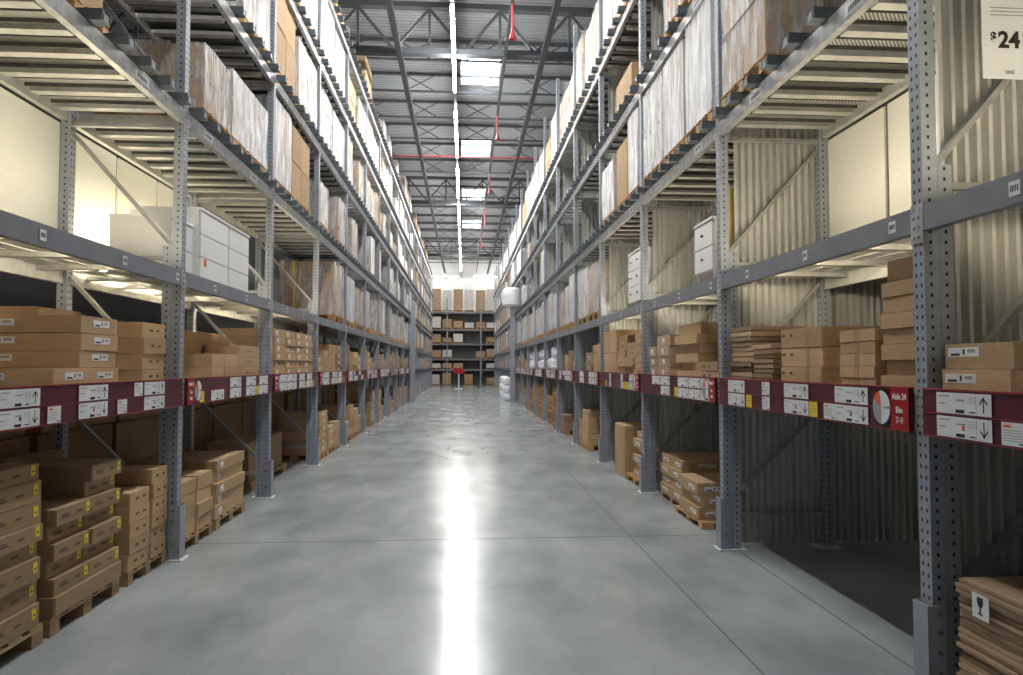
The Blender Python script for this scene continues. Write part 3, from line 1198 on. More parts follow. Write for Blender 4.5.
def load(s, xo, y0, y1, z0, h, depth, label, cols, tiers, mname, wrap, seed, group, strap=None):
    """a palletised load: cartons (parts) with or without a stretch-film wrap"""
    rnd = random.Random(seed)
    r = ob('wrapped_load' if wrap else 'carton_load', None, None, (s * (XF[s] + xo + depth / 2), (y0 + y1) / 2, z0))
    tag(r, label, 'load', group)
    wy = (y1 - y0)
    for i in range(cols):
        for t in range(tiers):
            cw, ch = wy / cols, h / tiers
            c = ob('carton', unit_carton(mname), r, (rnd.uniform(-.006, .006), -wy / 2 + cw * (i + .5), ch * t), 0, (depth * (1 - rnd.random() * .02), cw * 0.985, ch * 0.985))
    if wrap:
        wme = WRAPS[seed % 4][0 if wrap == 'thin' else 1]
        ob('wrap', wme, r, (0, 0, 0.002), 0, (depth * 1.035, wy * 1.03, h * 1.012))
    if strap == 'strap_yellow':
        mb = MB(strap)
        e = 0.022
        mb.box(-0.25, -0.225, -wy / 2 - e, -wy / 2 - e + 0.004, 0, h + .02)
        mb.box(-0.25, -0.225, -wy / 2 - e, wy / 2 + e, h + .016, h + .02)
        ob('strap', mb.build('strap'), r)
    elif strap:
        mb = MB(strap)
        e = 0.022
        yy = wy * 0.08
        mb.box(-depth / 2 - e, depth / 2 + e, -wy / 2 - e, -wy / 2 - e + 0.004, h * .5, h * .5 + 0.014)
        mb.box(-depth / 2 - e, -depth / 2 - e + .004, -wy / 2 - e, wy / 2 + e, h * .5, h * .5 + 0.014)
        mb.box(depth / 2 + e - .004, depth / 2 + e, -wy / 2 - e, wy / 2 + e, h * .5, h * .5 + 0.014)
        ob('strap', mb.build('strap'), r)
    return r


LEVW = ['floor', 'sign-level shelf', 'second shelf', 'third shelf', 'fourth shelf', 'fifth shelf', 'sixth shelf']
SLOT = ['outer slot', 'middle slot', 'inner slot']


def upper_load(s, k, li, slot, y0, y1, h, mname, wrap, seed, cols=2, tiers=3, xo=0.0, depth=0.95, strap=None, pal=True, pz=0.13):
    z = LEVELS[li] + (0.081 if li >= 2 else 0.003)
    if s < 0 or li >= 2:
        pass
    where = '%s, %s, %s' % (slot, LEVW[li + 1], bayname(s, k))
    if pal:
        pallet_up(s, xo, y0, y1, z, 'pallet at %s' % where, pz)
        z += pz + 0.001
    kind = {'thin': 'clear-wrapped', 'dense': 'white-wrapped', None: 'bare'}[wrap]
    load(s, xo + 0.02, y0 + 0.02, y1 - 0.02, z, h, depth - 0.03, '%s carton load, %s' % (kind, where), cols, tiers, mname, wrap, seed, 'loads on the upper shelves', strap)


# ------------------------------------------------------------------ near stock, open-sided rack: floor
L = -1
F1 = 'first floor pallet'
O_ = RACK[L]
pallet(L, 0.07, 3.42, 4.30, 0.0, 0.12, 1.0, 'pallet under the tall yellow-tagged stack, floor of the open-sided rack', 'wood_floor')
yt = [('yellow_tag', 0.21, 0.012), ('print', -0.02, 0.0)]
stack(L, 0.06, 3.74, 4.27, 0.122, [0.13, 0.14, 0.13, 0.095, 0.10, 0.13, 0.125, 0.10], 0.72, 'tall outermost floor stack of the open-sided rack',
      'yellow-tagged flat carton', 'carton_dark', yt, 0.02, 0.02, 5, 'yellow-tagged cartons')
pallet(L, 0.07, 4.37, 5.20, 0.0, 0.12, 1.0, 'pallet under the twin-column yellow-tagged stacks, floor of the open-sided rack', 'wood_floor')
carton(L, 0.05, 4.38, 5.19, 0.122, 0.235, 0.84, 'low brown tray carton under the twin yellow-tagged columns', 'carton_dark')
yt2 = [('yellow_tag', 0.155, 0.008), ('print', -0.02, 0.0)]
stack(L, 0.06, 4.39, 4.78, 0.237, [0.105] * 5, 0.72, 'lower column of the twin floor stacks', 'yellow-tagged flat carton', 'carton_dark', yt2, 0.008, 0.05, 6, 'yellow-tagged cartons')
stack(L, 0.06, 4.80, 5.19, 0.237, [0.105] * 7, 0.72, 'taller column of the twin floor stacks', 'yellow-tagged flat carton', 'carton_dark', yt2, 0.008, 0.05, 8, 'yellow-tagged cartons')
pallet(L, 0.07, 5.33, 5.975, 0.0, 0.10, 1.0, 'pallet beside the post, under the two-mark carton columns, open-sided rack', 'wood_floor')
mk = [('marks', 0.0, 0.0)]
stack(L, 0.07, 5.34, 5.66, 0.102, [0.12, 0.115, 0.12, 0.115, 0.115], 0.75, 'shorter column by the post, open-sided rack floor', 'two-mark flat carton', 'carton', mk, 0.014, 0.0, 9, 'two-mark cartons')
stack(L, 0.06, 5.69, 5.96, 0.102, [0.12, 0.12, 0.115, 0.12, 0.115, 0.12], 0.75, 'taller column by the post, open-sided rack floor', 'two-mark flat carton', 'carton', mk, 0.018, 0.0, 10, 'two-mark cartons')
# second bay floor
pallet(L, 0.04, 6.18, 6.95, 0.0, 0.11, 1.0, 'pallet just past the post under plain brown stacks, open-sided rack', 'wood_floor')
stack(L, 0.05, 6.19, 6.55, 0.112, [0.14, 0.12, 0.12, 0.12], 0.8, 'pale column just past the post, open-sided rack floor', 'plain flat carton', 'carton', [], 0.01, 0, 11)
stack(L, 0.03, 6.57, 6.94, 0.112, [0.13, 0.12, 0.13, 0.13], 0.8, 'second column past the post, open-sided rack floor', 'plain flat carton', 'carton', [], 0.03, 0, 12)
pallet(L, 0.04, 7.05, 7.95, 0.0, 0.11, 1.0, 'pallet under the white-stickered stack in second bay, open-sided rack floor', 'wood_floor')
stack(L, 0.03, 7.06, 7.94, 0.112, [0.125, 0.105, 0.115, 0.12, 0.11], 0.85, 'wide stack in second bay, open-sided rack floor', 'white-stickered flat carton', 'carton', [('square_label', -0.3, 0.0)], 0.035, 0.02, 13)
# deeper stock on the floor, in shade behind
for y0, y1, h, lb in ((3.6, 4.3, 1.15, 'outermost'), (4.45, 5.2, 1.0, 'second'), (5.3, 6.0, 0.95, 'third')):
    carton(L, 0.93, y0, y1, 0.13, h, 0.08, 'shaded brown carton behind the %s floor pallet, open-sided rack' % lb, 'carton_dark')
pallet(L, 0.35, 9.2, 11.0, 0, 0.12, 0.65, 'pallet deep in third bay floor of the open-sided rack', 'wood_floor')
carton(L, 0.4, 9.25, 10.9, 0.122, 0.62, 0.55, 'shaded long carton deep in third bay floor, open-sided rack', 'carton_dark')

for k in range(0, 8):
    for j in range(2):
        ya = fy(k) + 0.08 + j * 1.32
        for t in range(2):
            hh = 1.05
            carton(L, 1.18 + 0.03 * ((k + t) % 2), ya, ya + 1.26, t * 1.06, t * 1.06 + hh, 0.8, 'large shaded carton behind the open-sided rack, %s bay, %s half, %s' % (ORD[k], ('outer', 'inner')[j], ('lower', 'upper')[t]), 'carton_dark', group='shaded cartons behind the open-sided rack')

# ------------------------------------------------------------------ near stock, open-sided rack: sign-level shelf
Z1 = LEVELS[0] + 0.002
wl = [('white_label', 0.02, 0.012)]
wls = [('white_label', -0.16, 0.012)]
carton(L, 0.03, 4.27, 5.04, Z1, Z1 + 0.128, 0.66, 'white-labelled long carton, bottom of first shelf stack, open-sided rack', 'carton', [('white_label', -0.17, 0.015), ('white_label', 0.2, 0.015)], 0, 'white-labelled cartons', [('white_label', -0.05, 0.015)])
stack(L, 0.03, 4.56, 5.02, Z1 + 0.13, [0.112, 0.112, 0.115], 0.66, 'above the long carton, first shelf stack, open-sided rack', 'white-labelled flat carton', 'carton', wl, 0.014, 0.0, 14, 'white-labelled cartons', [('white_label', -0.18, 0.01)], 0.008)
stack(L, 0.34, 4.62, 5.12, Z1 + 0.47, [0.06], 0.6, 'topping the first shelf stack, open-sided rack', 'thin brown carton', 'carton_dark', [], 0, 0, 15)
stack(L, 0.70, 4.0, 4.5, Z1, [0.16, 0.16, 0.16], 0.28, 'rear of sign-level shelf, first bay, open-sided rack', 'white-labelled brown carton', 'carton', [('white_label', 0.0, 0.03)], 0.004, 0, 16)
stack(L, 0.04, 5.45, 5.83, Z1, [0.115, 0.12, 0.125, 0.12], 0.45, 'narrow shelf column by first bay post, open-sided rack', 'two-mark carton', 'carton', mk, 0.02, 0.0, 17, 'two-mark cartons')
for i, (y0, y1, hs, xo) in enumerate(((6.85, 7.18, [0.13, 0.13], 0.03), (7.20, 7.62, [0.13, 0.13], 0.03), (7.64, 8.38, [0.125, 0.12, 0.12], 0.03),
                                      (6.86, 7.4, [0.13, 0.12, 0.13, 0.12], 0.42), (7.42, 7.95, [0.13, 0.13, 0.12, 0.12], 0.42), (7.97, 8.5, [0.13, 0.12, 0.11, 0.1], 0.42),
                                      (6.3, 6.84, [0.13, 0.12, 0.13], 0.55))):
    stack(L, xo, y0, y1, Z1, hs, 0.37 if xo < .5 else 0.42, '%s column of stepped heap, second bay, open-sided rack' % ORD[i], 'light brown carton', 'carton', mk if i in (2,) else [], 0.012, 0, 30 + i, 'stepped carton heap')
for i in range(4):
    y0 = 9.1 + i * 0.56
    stack(L, 0.03, y0, y0 + 0.54, Z1, [0.105] * 6, 0.7, '%s column, third bay shelf, open-sided rack' % ORD[i], 'stickered flat carton', 'carton', [('square_label', -0.12, 0.0)], 0.02, 0.01, 40 + i, 'stickered cartons on third bay shelf')

# ------------------------------------------------------------------ near stock, corrugated-lined rack
Rr = 1
C_ = RACK[Rr]


def sheet_mesh(seed):
    rnd = random.Random(seed)
    mb = MB('sheet')
    n = 8
    off = [rnd.uniform(-.25, .25) for _ in range(n + 1)]
    for i in range(n):
        ya, yb = -0.5 + i / n, -0.5 + (i + 1) / n
        a, b = off[i], off[i + 1]
        mb.hexa([(-.5, ya, 0 + a * .3), (.5, ya, 0 + a * .3), (.5, yb, b * .3), (-.5, yb, b * .3), (-.5, ya, .80 + a * .3), (.5, ya, .80 + a * .3), (.5, yb, .80 + b * .3), (-.5, yb, .80 + b * .3)])
    return mb.build('cardboard_sheet')


SHEETS = [sheet_mesh(1)] * 3


def sheets(s, xo, y0, y1, z0, n, t, depth, desc, group, seed, cat='cardboard'):
    rnd = random.Random(seed)
    for i in range(n):
        o = ob('cardboard_sheet', SHEETS[i % 3], None, (s * (XF[s] + xo + depth / 2 + rnd.uniform(0, .03)), (y0 + y1) / 2 + rnd.uniform(-.01, .01), z0 + 0.15 * t + i * t),
               rnd.uniform(-.008, .008), (depth, y1 - y0, t))
        pos = 'bottom' if i == 0 else 'top' if i == n - 1 else (ORD[i] if i < 20 else 'twenty-' + ORD[i - 20]) + ' from bottom'
        tag(o, 'flattened brown cardboard sheet, %s, %s' % (pos, desc), cat, group)
    return z0 + n * t


sheets(Rr, 0.05, 5.50, 5.95, Z1, 11, 0.043, 0.75, 'tall shelf pile by the second post', 'cardboard piles on the shelf', 1)
sheets(Rr, 0.04, 5.10, 5.46, Z1, 8, 0.039, 0.55, 'low shelf pile beside the tall one', 'cardboard piles on the shelf', 2)
stack(Rr, 0.05, 4.40, 4.98, Z1, [0.135, 0.135, 0.14], 0.75, 'three-high shelf stack, second bay, corrugated-lined rack', 'taped brown carton', 'carton', [('marks', -0.2, 0.02), ('tape', 0.1, 0)], 0.025, 0.0, 50, None, [])
stack(Rr, 0.05, 3.80, 4.17, Z1, [0.07, 0.072, 0.075, 0.072, 0.075], 0.70, 'five-high shelf stack, second bay, corrugated-lined rack', 'taped flat carton', 'carton', [('tape', 0.0, 0)], 0.02, 0.0, 51)
stack(Rr, 0.06, 3.45, 3.75, Z1, [0.09, 0.085, 0.09, 0.085, 0.09, 0.09, 0.085], 0.75, 'leaning shelf stack by the post, corrugated-lined rack', 'light brown flat carton', 'carton', [], 0.025, 0.012, 52)
carton(Rr, 0.10, 3.46, 3.74, Z1 + 0.62, Z1 + 0.74, 0.6, 'brown box topping the tall leaning stack next to the post', 'carton', (), 0.05)
for i, (y0, y1, n) in enumerate(((8.3, 8.62, 3), (7.75, 8.25, 4))):
    stack(Rr, 0.04, y0, y1, Z1, [0.125] * n, 0.6, '%s labelled column, third bay shelf, corrugated-lined rack' % ORD[i], 'white-stickered carton', 'carton_pink', [('square_label', 0.0, 0.0)], 0.02, 0, 55 + i)
stack(Rr, 0.03, 6.85, 7.55, Z1, [0.085, 0.085, 0.10, 0.10, 0.10, 0.12], 0.7, 'bundle heap, third bay shelf, corrugated-lined rack', 'plain brown carton', 'carton', [], 0.06, 0.03, 57)
stack(Rr, 0.04, 6.22, 6.8, Z1, [0.09, 0.09], 0.35, 'low front pair, third bay shelf, corrugated-lined rack', 'small printed carton', 'carton', [('print', 0, 0)], 0.02, 0, 58)
stack(Rr, 0.42, 6.20, 6.82, Z1, [0.2, 0.2, 0.19], 0.5, 'rear column by the post, third bay shelf, corrugated-lined rack', 'plain brown carton', 'carton_dark', [], 0.02, 0, 59)
for i, (y0, y1) in enumerate(((10.95, 11.38), (10.45, 10.92))):
    stack(Rr, 0.03, y0, y1, Z1, [0.34, 0.36], 0.6, '%s tall pair, fourth bay shelf, corrugated-lined rack' % ORD[i], 'upright brown carton', 'carton', [], 0.01, 0, 60 + i)
for i, y0 in enumerate((9.9, 9.4, 8.9)):
    stack(Rr, 0.03, y0 + 0.02, y0 + 0.46, Z1, [0.12, 0.13, 0.12, 0.1, 0.12][:5 - i % 2], 0.6, '%s mixed column, fourth bay shelf, corrugated-lined rack' % ORD[i], 'mixed brown carton', 'carton_pink' if i == 1 else 'carton', mk, 0.05, 0, 63 + i)
# first bay of the corrugated-lined rack: two labelled cartons on the shelf, flat sheets on the floor
stack(Rr, 0.03, 2.78, 3.21, Z1, [0.128, 0.122], 0.7, 'shelf of the bay with the price poster', 'wide white-labelled carton', 'carton', [('white_label', -0.09, 0.02)], 0.012, 0.0, 70, None, [], 0.004)
sheets(Rr, 0.03, 2.2, 3.16, 0.0, 27, 0.0235, 0.9, 'large floor pile under the price poster bay', 'flat cardboard on the floor', 3)
mb = MB('card', 'ink')
mb.box(0.0005, -0.003, -0.05, 0.05, -0.055, 0.055)
# wine-glass fragile mark
def gl(u0, u1, v0, v1): mb.box(-0.003, -0.0042, min(-u0, -u1), max(-u0, -u1), v0, v1, 'ink')
gl(-.018, .018, .012, .042); gl(-.013, .013, 0.0, .012); gl(-.004, .004, -.03, 0.0); gl(-.015, .015, -.036, -.03)
fs = ob('fragile_sticker', mb.build('fragile_sticker'), None, (XF[1] + 0.026, 2.99, 0.55))
tag(fs, 'white fragile sticker with black wine glass on the cardboard pile', 'sticker')
# shaded carton standing deep in the empty bay
carton(Rr, 0.62, 3.48, 3.95, 0.0, 1.05, 0.5, 'tall shaded brown carton deep on the floor of the empty bay', 'carton_dark')

# floor stacks of the third bay onwards, corrugated-lined rack
pallet(Rr, 0.06, 6.75, 7.62, 0, 0.07, 0.9, 'low pallet under white-edged cartons, third bay floor, corrugated-lined rack', 'wood')
stack(Rr, 0.05, 6.85, 7.5, 0.072, [0.125, 0.125, 0.125], 0.85, 'front floor stack, third bay, corrugated-lined rack', 'white-edged flat carton', 'carton', [('white_label', 0.15, 0)], 0.03, 0.03, 71, None, [('white_label', -0.25, 0.0), ('white_label', 0.0, 0.0)])
pallet(Rr, 0.16, 7.68, 8.5, 0, 0.07, 0.8, 'low pallet behind the white-edged cartons, third bay floor, corrugated-lined rack', 'wood')
stack(Rr, 0.14, 7.7, 8.5, 0.072, [0.12, 0.12, 0.12, 0.115], 0.8, 'rear floor stack, third bay, corrugated-lined rack', 'white-edged flat carton', 'carton', [('white_label', 0.25, 0), ('white_label', -0.2, 0)], 0.02, 0.02, 72, None, [('white_label', -0.1, 0.0)])
pallet(Rr, 0.03, 8.95, 9.8, 0, 0.10, 0.95, 'slatted pallet with thin bundles, fourth bay floor, corrugated-lined rack', 'wood')
stack(Rr, 0.06, 9.05, 9.6, 0.102, [0.09, 0.1, 0.11, 0.1, 0.12, 0.1], 0.7, 'uneven floor stack, fourth bay, corrugated-lined rack', 'thin white-edged carton', 'carton', [('white_label', 0.0, 0)], 0.05, 0.04, 73)
carton(Rr, 0.02, 9.85, 10.5, 0.0, 0.76, 0.75, 'upright tall brown carton, fourth bay floor, corrugated-lined rack', 'carton')

# ------------------------------------------------------------------ display furniture
def chest(s, xo, y0, y1, z0, z1, depth, rows, cols, label, knobs=False, legs=0.0, name='chest_of_drawers', sticker=False):
    r = ob(name, None, None, (s * (XF[s] + xo), y0, z0))
    tag(r, label, 'chest of drawers', 'white display chests')
    W, H = y1 - y0, z1 - z0
    mb = MB('laminate', 'laminate_shadow')
    mb.box(s * 0.02, s * depth, 0, W, legs, H - 0.025)
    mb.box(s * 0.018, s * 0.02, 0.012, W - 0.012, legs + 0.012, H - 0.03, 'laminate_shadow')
    ob('body', mb.build('body'), r)
    mb = MB('laminate')
    mb.box(s * -0.008, s * (depth + 0.004), -0.006, W + 0.006, H - 0.025, H)
    ob('top', mb.build('top'), r)
    if legs:
        for ly in (0.03, W - 0.03):
            for lx in (0.04, depth - 0.03):
                mb = MB('laminate'); mb.hexa([(s * lx - .014, ly - .014, 0), (s * lx + .014, ly - .014, 0), (s * lx + .014, ly + .014, 0), (s * lx - .014, ly + .014, 0),
                                              (s * lx - .022, ly - .022, legs), (s * lx + .022, ly - .022, legs), (s * lx + .022, ly + .022, legs), (s * lx - .022, ly + .022, legs)])
                ob('leg', mb.build('leg'), r)
    g = 0.012
    cw, chh = (W - g) / cols, (H - legs - 0.03 - g) / rows
    for i in range(cols):
        for j in range(rows):
            mb = MB('laminate')
            ya, za = g + i * cw, legs + g + j * chh
            mb.box(0, s * 0.018, ya, ya + cw - g, za, za + chh - g)
            d = ob('drawer', mb.build('drawer'), r)
            if knobs:
                for fr in ((0.25, 0.75) if knobs == 2 else (0.5,)):
                    mb = MB('knob')
                    mb.tube((0, ya + (cw - g) * fr, za + chh * .5), (s * -0.012, ya + (cw - g) * fr, za + chh * .5), 0.007, 8)
                    mb.tube((s * -0.012, ya + (cw - g) * fr, za + chh * .5), (s * -0.024, ya + (cw - g) * fr, za + chh * .5), 0.014, 8)
                    ob('knob', mb.build('knob'), d)
    if sticker:
        mb = MB('orange', 'card')
        mb.box(s * -0.001, s * -0.002, W * .12, W * .12 + 0.06, H * .20, H * .31, 'red' if False else 'orange')
        mb.box(s * -0.001, s * -0.002, W * .12, W * .12 + 0.06, H * .31, H * .38, 'card')
        ob('sticker', mb.build('sticker'), r)
    return r


Z2 = LEVELS[1] + 0.004
chest(L, 0.16, 6.20, 6.66, Z2, Z2 + 0.52, 0.54, 2, 1, 'low white two-drawer chest at the front of the white display row')
chest(L, 0.10, 6.68, 7.45, Z2, Z2 + 0.70, 0.66, 3, 1, 'wide white three-drawer chest with red sticker in the display row', sticker=True)
chest(L, 0.10, 7.48, 8.15, Z2, Z2 + 0.70, 0.66, 3, 1, 'plain white three-drawer chest ending the white display row')
chest(Rr, 0.06, 6.36, 6.88, Z2, Z2 + 0.62, 0.42, 2, 1, 'white two-drawer chest on legs beside a yellow board', knobs=1, legs=0.1)
chest(Rr, 0.06, 9.0, 9.72, Z2, Z2 + 0.78, 0.45, 3, 1, 'white three-drawer chest with paired knobs on the display shelf', knobs=2, legs=0.06)
mb = MB('pine'); mb.box(0, 0.30, 0, 0.05, 0, 0.86); mb.box(-0.004, 0.0, 0.0, 0.05, 0, 0.86)
tag(ob('yellow_board', mb.build('yellow_board'), None, (XF[1] + 0.12, 6.22, Z2)), 'upright yellow pine board beside the white two-drawer chest', 'board')
# hanging price poster, turned to face down the aisle
mb = MB('paper', 'ink_grey', 'ink')
mb.box(-0.14, 0.14, 0, 0.003, 0, 0.42)
for i in range(3):
    mb.box(-0.095, 0.10, -0.001, 0.0, 0.315 + i * 0.018, 0.320 + i * 0.018, 'ink_grey')
po = ob('price_poster', mb.build('price_poster'), None, (2.658, 3.10, 3.045))
tag(po, 'white hanging price poster with large black dollar figures', 'poster')


def face(me, x, z):
    o = ob('lettering', me, po, (x, -0.0015, z))
    o.rotation_euler = (math.pi / 2, 0, 0)


face(text_mesh('24', 0.112, 'ink', 0.0035), -0.002, 0.19)
face(text_mesh('$', 0.06, 'ink', 0.0018), -0.082, 0.207)
face(text_mesh('99', 0.06, 'ink', 0.0018), 0.098, 0.207)
mb = MB('ink', 'paper')
mb.box(-0.022, 0.022, -0.0012, 0.0, 0.026, 0.042, 'ink')
mb.poly([(0.021 * math.cos(t), -0.0018, 0.034 + 0.0072 * math.sin(t)) for t in [2 * math.pi * i / 20 for i in range(20)]], 'paper')
mb.poly([(-0.013, -0.0022, 0.031), (0.013, -0.0022, 0.031), (0.013, -0.0022, 0.037), (-0.013, -0.0022, 0.037)], 'ink')
ob('emblem', mb.build('emblem'), po)
mb = MB('ink_grey')
for xx in (-0.12, 0.12):
    mb.tube((xx, 0.0015, 0.42), (xx, 0.0015, LEVELS[2] - 0.05 - 3.045), 0.0015, 6)
ob('hanging_wire', mb.build('hanging_wire'), po)

# ------------------------------------------------------------------ loads on upper shelves: near ones as photographed
DONE = set()


def U(s, k, li, slot, *a, **kw):
    DONE.add((s, k, li))
    upper_load(s, k, li, slot, *a, **kw)


# open-sided rack
U(-1, 0, 2, 'middle slot', 4.20, 4.98, 0.75, 'carton', None, 1, 1, 1, 0.12, 0.8)
U(-1, 1, 2, 'outer slot', 6.50, 7.22, 0.62, 'carton_pink', 'thin', 2, 1, 2, 0.02, 0.95)
U(-1, 1, 2, 'inner slot', 7.28, 8.55, 0.70, 'carton_pink', 'dense', 3, 2, 2, 0.02, 0.95)
U(-1, 2, 2, 'outer slot', 8.90, 9.75, 1.05, 'carton', 'dense', 4, 1, 1, 0.02)
U(-1, 2, 2, 'inner slot', 9.85, 11.0, 1.05, 'carton', None, 5, 2, 2, 0.02)
U(-1, 1, 3, 'inner slot', 7.6, 8.6, 0.95, 'carton_pink', 'dense', 6, 2, 2, 0.02)
U(-1, 2, 3, 'outer slot', 8.9, 10.0, 1.22, 'carton', None, 7, 2, 2, 0.02)
U(-1, 2, 3, 'inner slot', 10.1, 11.35, 0.95, 'carton_pink', 'dense', 8, 2, 2, 0.02)
U(-1, 2, 4, 'inner slot', 9.7, 11.3, 1.1, 'carton_white', 'dense', 9, 2, 2, 0.02)
U(-1, 3, 4, 'outer slot', 11.7, 12.8, 1.2, 'carton_white', 'thin', 10, 1, 2, 0.02)
U(-1, 3, 4, 'inner slot', 12.9, 13.9, 1.0, 'carton_white', 'dense', 11, 2, 2, 0.02)
U(-1, 3, 5, 'inner slot', 13.0, 13.9, 0.2, 'carton', None, 12, 2, 1, 0.02)
DONE.add((-1, 0, 3)); DONE.add((-1, 0, 4)); DONE.add((-1, 1, 4)); DONE.add((-1, 0, 5)); DONE.add((-1, 1, 5)); DONE.add((-1, 2, 5)); DONE.add((-1, 3, 5))
U(-1, 3, 1, 'middle slot', 12.95, 13.9, 1.0, 'carton', 'thin', 14, 1, 1, 0.0, 1.02, strap='strap_yellow')
# corrugated-lined rack
U(1, 0, 2, 'inner slot', 5.05, 5.95, 1.0, 'carton_pink', 'thin', 21, 2, 2, 0.0, 0.8, strap='strap_black')
U(1, 1, 2, 'outer slot', 6.19, 6.95, 1.28, 'carton_white', 'dense', 22, 1, 1, 0.0)
U(1, 1, 2, 'middle slot', 7.0, 7.75, 1.05, 'carton_pink', 'dense', 23, 1, 3, 0.0)
U(1, 1, 2, 'inner slot', 7.8, 8.65, 1.05, 'carton_white', 'thin', 24, 2, 2, 0.0)
U(1, 2, 2, 'outer slot', 8.92, 9.5, 1.05, 'carton_white', 'dense', 25, 1, 1, 0.0)
U(1, 2, 2, 'middle slot', 9.6, 10.3, 0.9, 'carton', None, 26, 1, 1, 0.0)
U(1, 2, 2, 'inner slot', 10.4, 11.3, 0.8, 'carton_pink', 'dense', 27, 1, 2, 0.0)
U(1, 1, 3, 'outer slot', 6.7, 7.7, 0.9, 'carton', 'thin', 28, 2, 2, 0.0)
U(1, 2, 3, 'middle slot', 9.3, 10.3, 0.4, 'carton', None, 29, 1, 1, 0.0)
DONE.update({(1, -1, 2), (1, -1, 3), (1, -1, 4), (1, 0, 3), (1, 3, 2), (1, 4, 2), (1, 5, 2), (1, 3, 3), (1, 4, 3), (1, 9, 2), (1, 10, 2)})

# ---- the rest, by bay
rnd = random.Random(77)
FAR = {-1: MB('carton', 'carton_pink', 'carton_white', 'carton_dark', 'wood'), 1: MB('carton', 'carton_pink', 'carton_white', 'carton_dark', 'wood')}
FARK = 11
for s in (-1, 1):
    for k in range(0, NB):
        for li in range(1, NLEV[s]):
            if (s, k, li) in DONE:
                continue
            if li == 1 and k < 3:
                continue
            if s < 0:
                p = {1: 0.88, 2: 0.75, 3: 0.68, 4: 0.7, 5: 0.5}[li]
            else:
                p = {1: 0.97, 2: 0.75, 3: 0.3, 4: 0.97}[li]
                if k > 9 and li == 3:
                    p = 0.8
            n = rnd.choice((2, 3, 3))
            wslot = (PITCH_B - (0.14 if s < 0 else 0.20)) / n
            for j in range(n):
                if rnd.random() > p:
                    continue
                y0 = fy(k) + (0.08 if s < 0 else 0.13) + wslot * j + rnd.uniform(0, 0.04)
                y1 = y0 + wslot - rnd.uniform(0.06, 0.16)
                hi = 1.1 if li < NLEV[s] - 1 else 1.45
                if s < 0:
                    hi = 1.0
                if li == 1:
                    h = rnd.uniform(0.8, 1.02)
                elif s > 0 and li == 4:
                    h = rnd.uniform(0.9, 1.45)
                else:
                    h = rnd.uniform(0.4, hi) if rnd.random() < .6 else rnd.uniform(0.8, hi)
                mn = rnd.choice(('carton', 'carton_pink', 'carton_pink', 'carton_white', 'carton_white') if s > 0 else ('carton', 'carton', 'carton_pink', 'carton_pink', 'carton_white'))
                wr = rnd.choice(('thin', 'dense', 'dense', None) if s > 0 else ('thin', 'thin', 'dense', None))
                if li == 1:
                    wr = rnd.choice(('dense', 'dense', 'thin'))
                if k >= FARK:
                    z = LEVELS[li] + 0.08
                    xa = s * (XF[s] + rnd.uniform(0, .06))
                    FAR[s].box(xa, s * (XF[s] + 0.98), y0, y1, z, z + 0.12, 'wood')
                    if h > 0.7:
                        FAR[s].box(xa, s * (XF[s] + 0.95), y0, (y0 + y1) / 2 - .01, z + .125, z + h, mn)
                        FAR[s].box(xa + s * .02, s * (XF[s] + 0.95), (y0 + y1) / 2 + .01, y1, z + .125, z + h - .03, mn)
                    else:
                        FAR[s].box(xa, s * (XF[s] + 0.95), y0, y1, z + .125, z + h, mn)
                    continue
                big = k <= 5
                sl = SLOT[j] if n == 3 else ('outer half' if j == 0 else 'inner half')
                upper_load(s, k, li, sl, y0, y1, h, mn, wr, rnd.randint(0, 999), rnd.choice((1, 2)) if big else 1, rnd.choice((2, 3)) if big else rnd.choice((1, 2)), rnd.uniform(0, .05))

# ---- generic cartons on sign-level shelf and floor for the farther bays
CARTON_GROUP = 'small cartons farther along the racks'
for s in (-1, 1):
    for k in range(3, NB):
        for where in ('shelf', 'floor'):
            rn = random.Random(k * 31 + (s > 0) * 7 + (where == 'floor') * 3)
            z0 = Z1 if where == 'shelf' else 0.0
            if s > 0 and k in (5, 6, 7) and where == 'shelf':
                continue
            if s > 0 and k in (5, 6, 7) and where == 'floor':
                continue
            y = fy(k) + (0.1 if s < 0 else 0.14)
            if where == 'floor':
                y = fy(k) + rn.uniform(0.25, 1.0)
            ci = 0
            while y < fy(k + 1) - 0.5:
                cw = rn.uniform(0.38, 0.75)
                cw = min(cw, fy(k + 1) - 0.12 - y)
                if rn.random() < (0.85 if where == 'shelf' else 0.7):
                    th = rn.uniform(0.10, 0.2)
                    tot = rn.uniform(0.3, 0.66) if where == 'shelf' else rn.uniform(0.35, 0.95)
                    n = max(1, int(tot / th))
                    mn = rn.choice(('carton', 'carton', 'carton_pink', 'carton_dark'))
                    if k >= 6:
                        z = z0 + 0.004
                        for i in range(min(n, 3)):
                            hh = tot / min(n, 3)
                            FAR[s].box(s * (XF[s] + 0.04 + rn.uniform(0, .05)), s * (XF[s] + 0.75), y, y + cw - .02, z, z + hh - .012, mn)
                            z += hh
                    else:
                        zz = z0
                        if where == 'floor':
                            pallet_up(s, 0.05, y - 0.02, y + cw, 0.0, 'pallet under %s column, floor, %s' % (ORD[ci], bayname(s, k)), 0.11, 0.9)
                            zz = 0.112
                        stack(s, 0.05, y, y + cw - 0.025, zz, [th] * n, rn.uniform(.55, .75), '%s column, %s, %s' % (ORD[ci], where, bayname(s, k)), 'brown carton', mn,
                              [('square_label', 0, 0)] if rn.random() < .3 else [], 0.02, 0, rn.randint(0, 9999), CARTON_GROUP)
                    ci += 1
                y += cw + 0.01
for s in (-1, 1):
    o = ob('distant_cartons', FAR[s].build('distant_cartons'))
    tag(o, 'distant cartons and pallets filling the far end of the %s' % RACK[s], 'cartons', None, 'stuff')

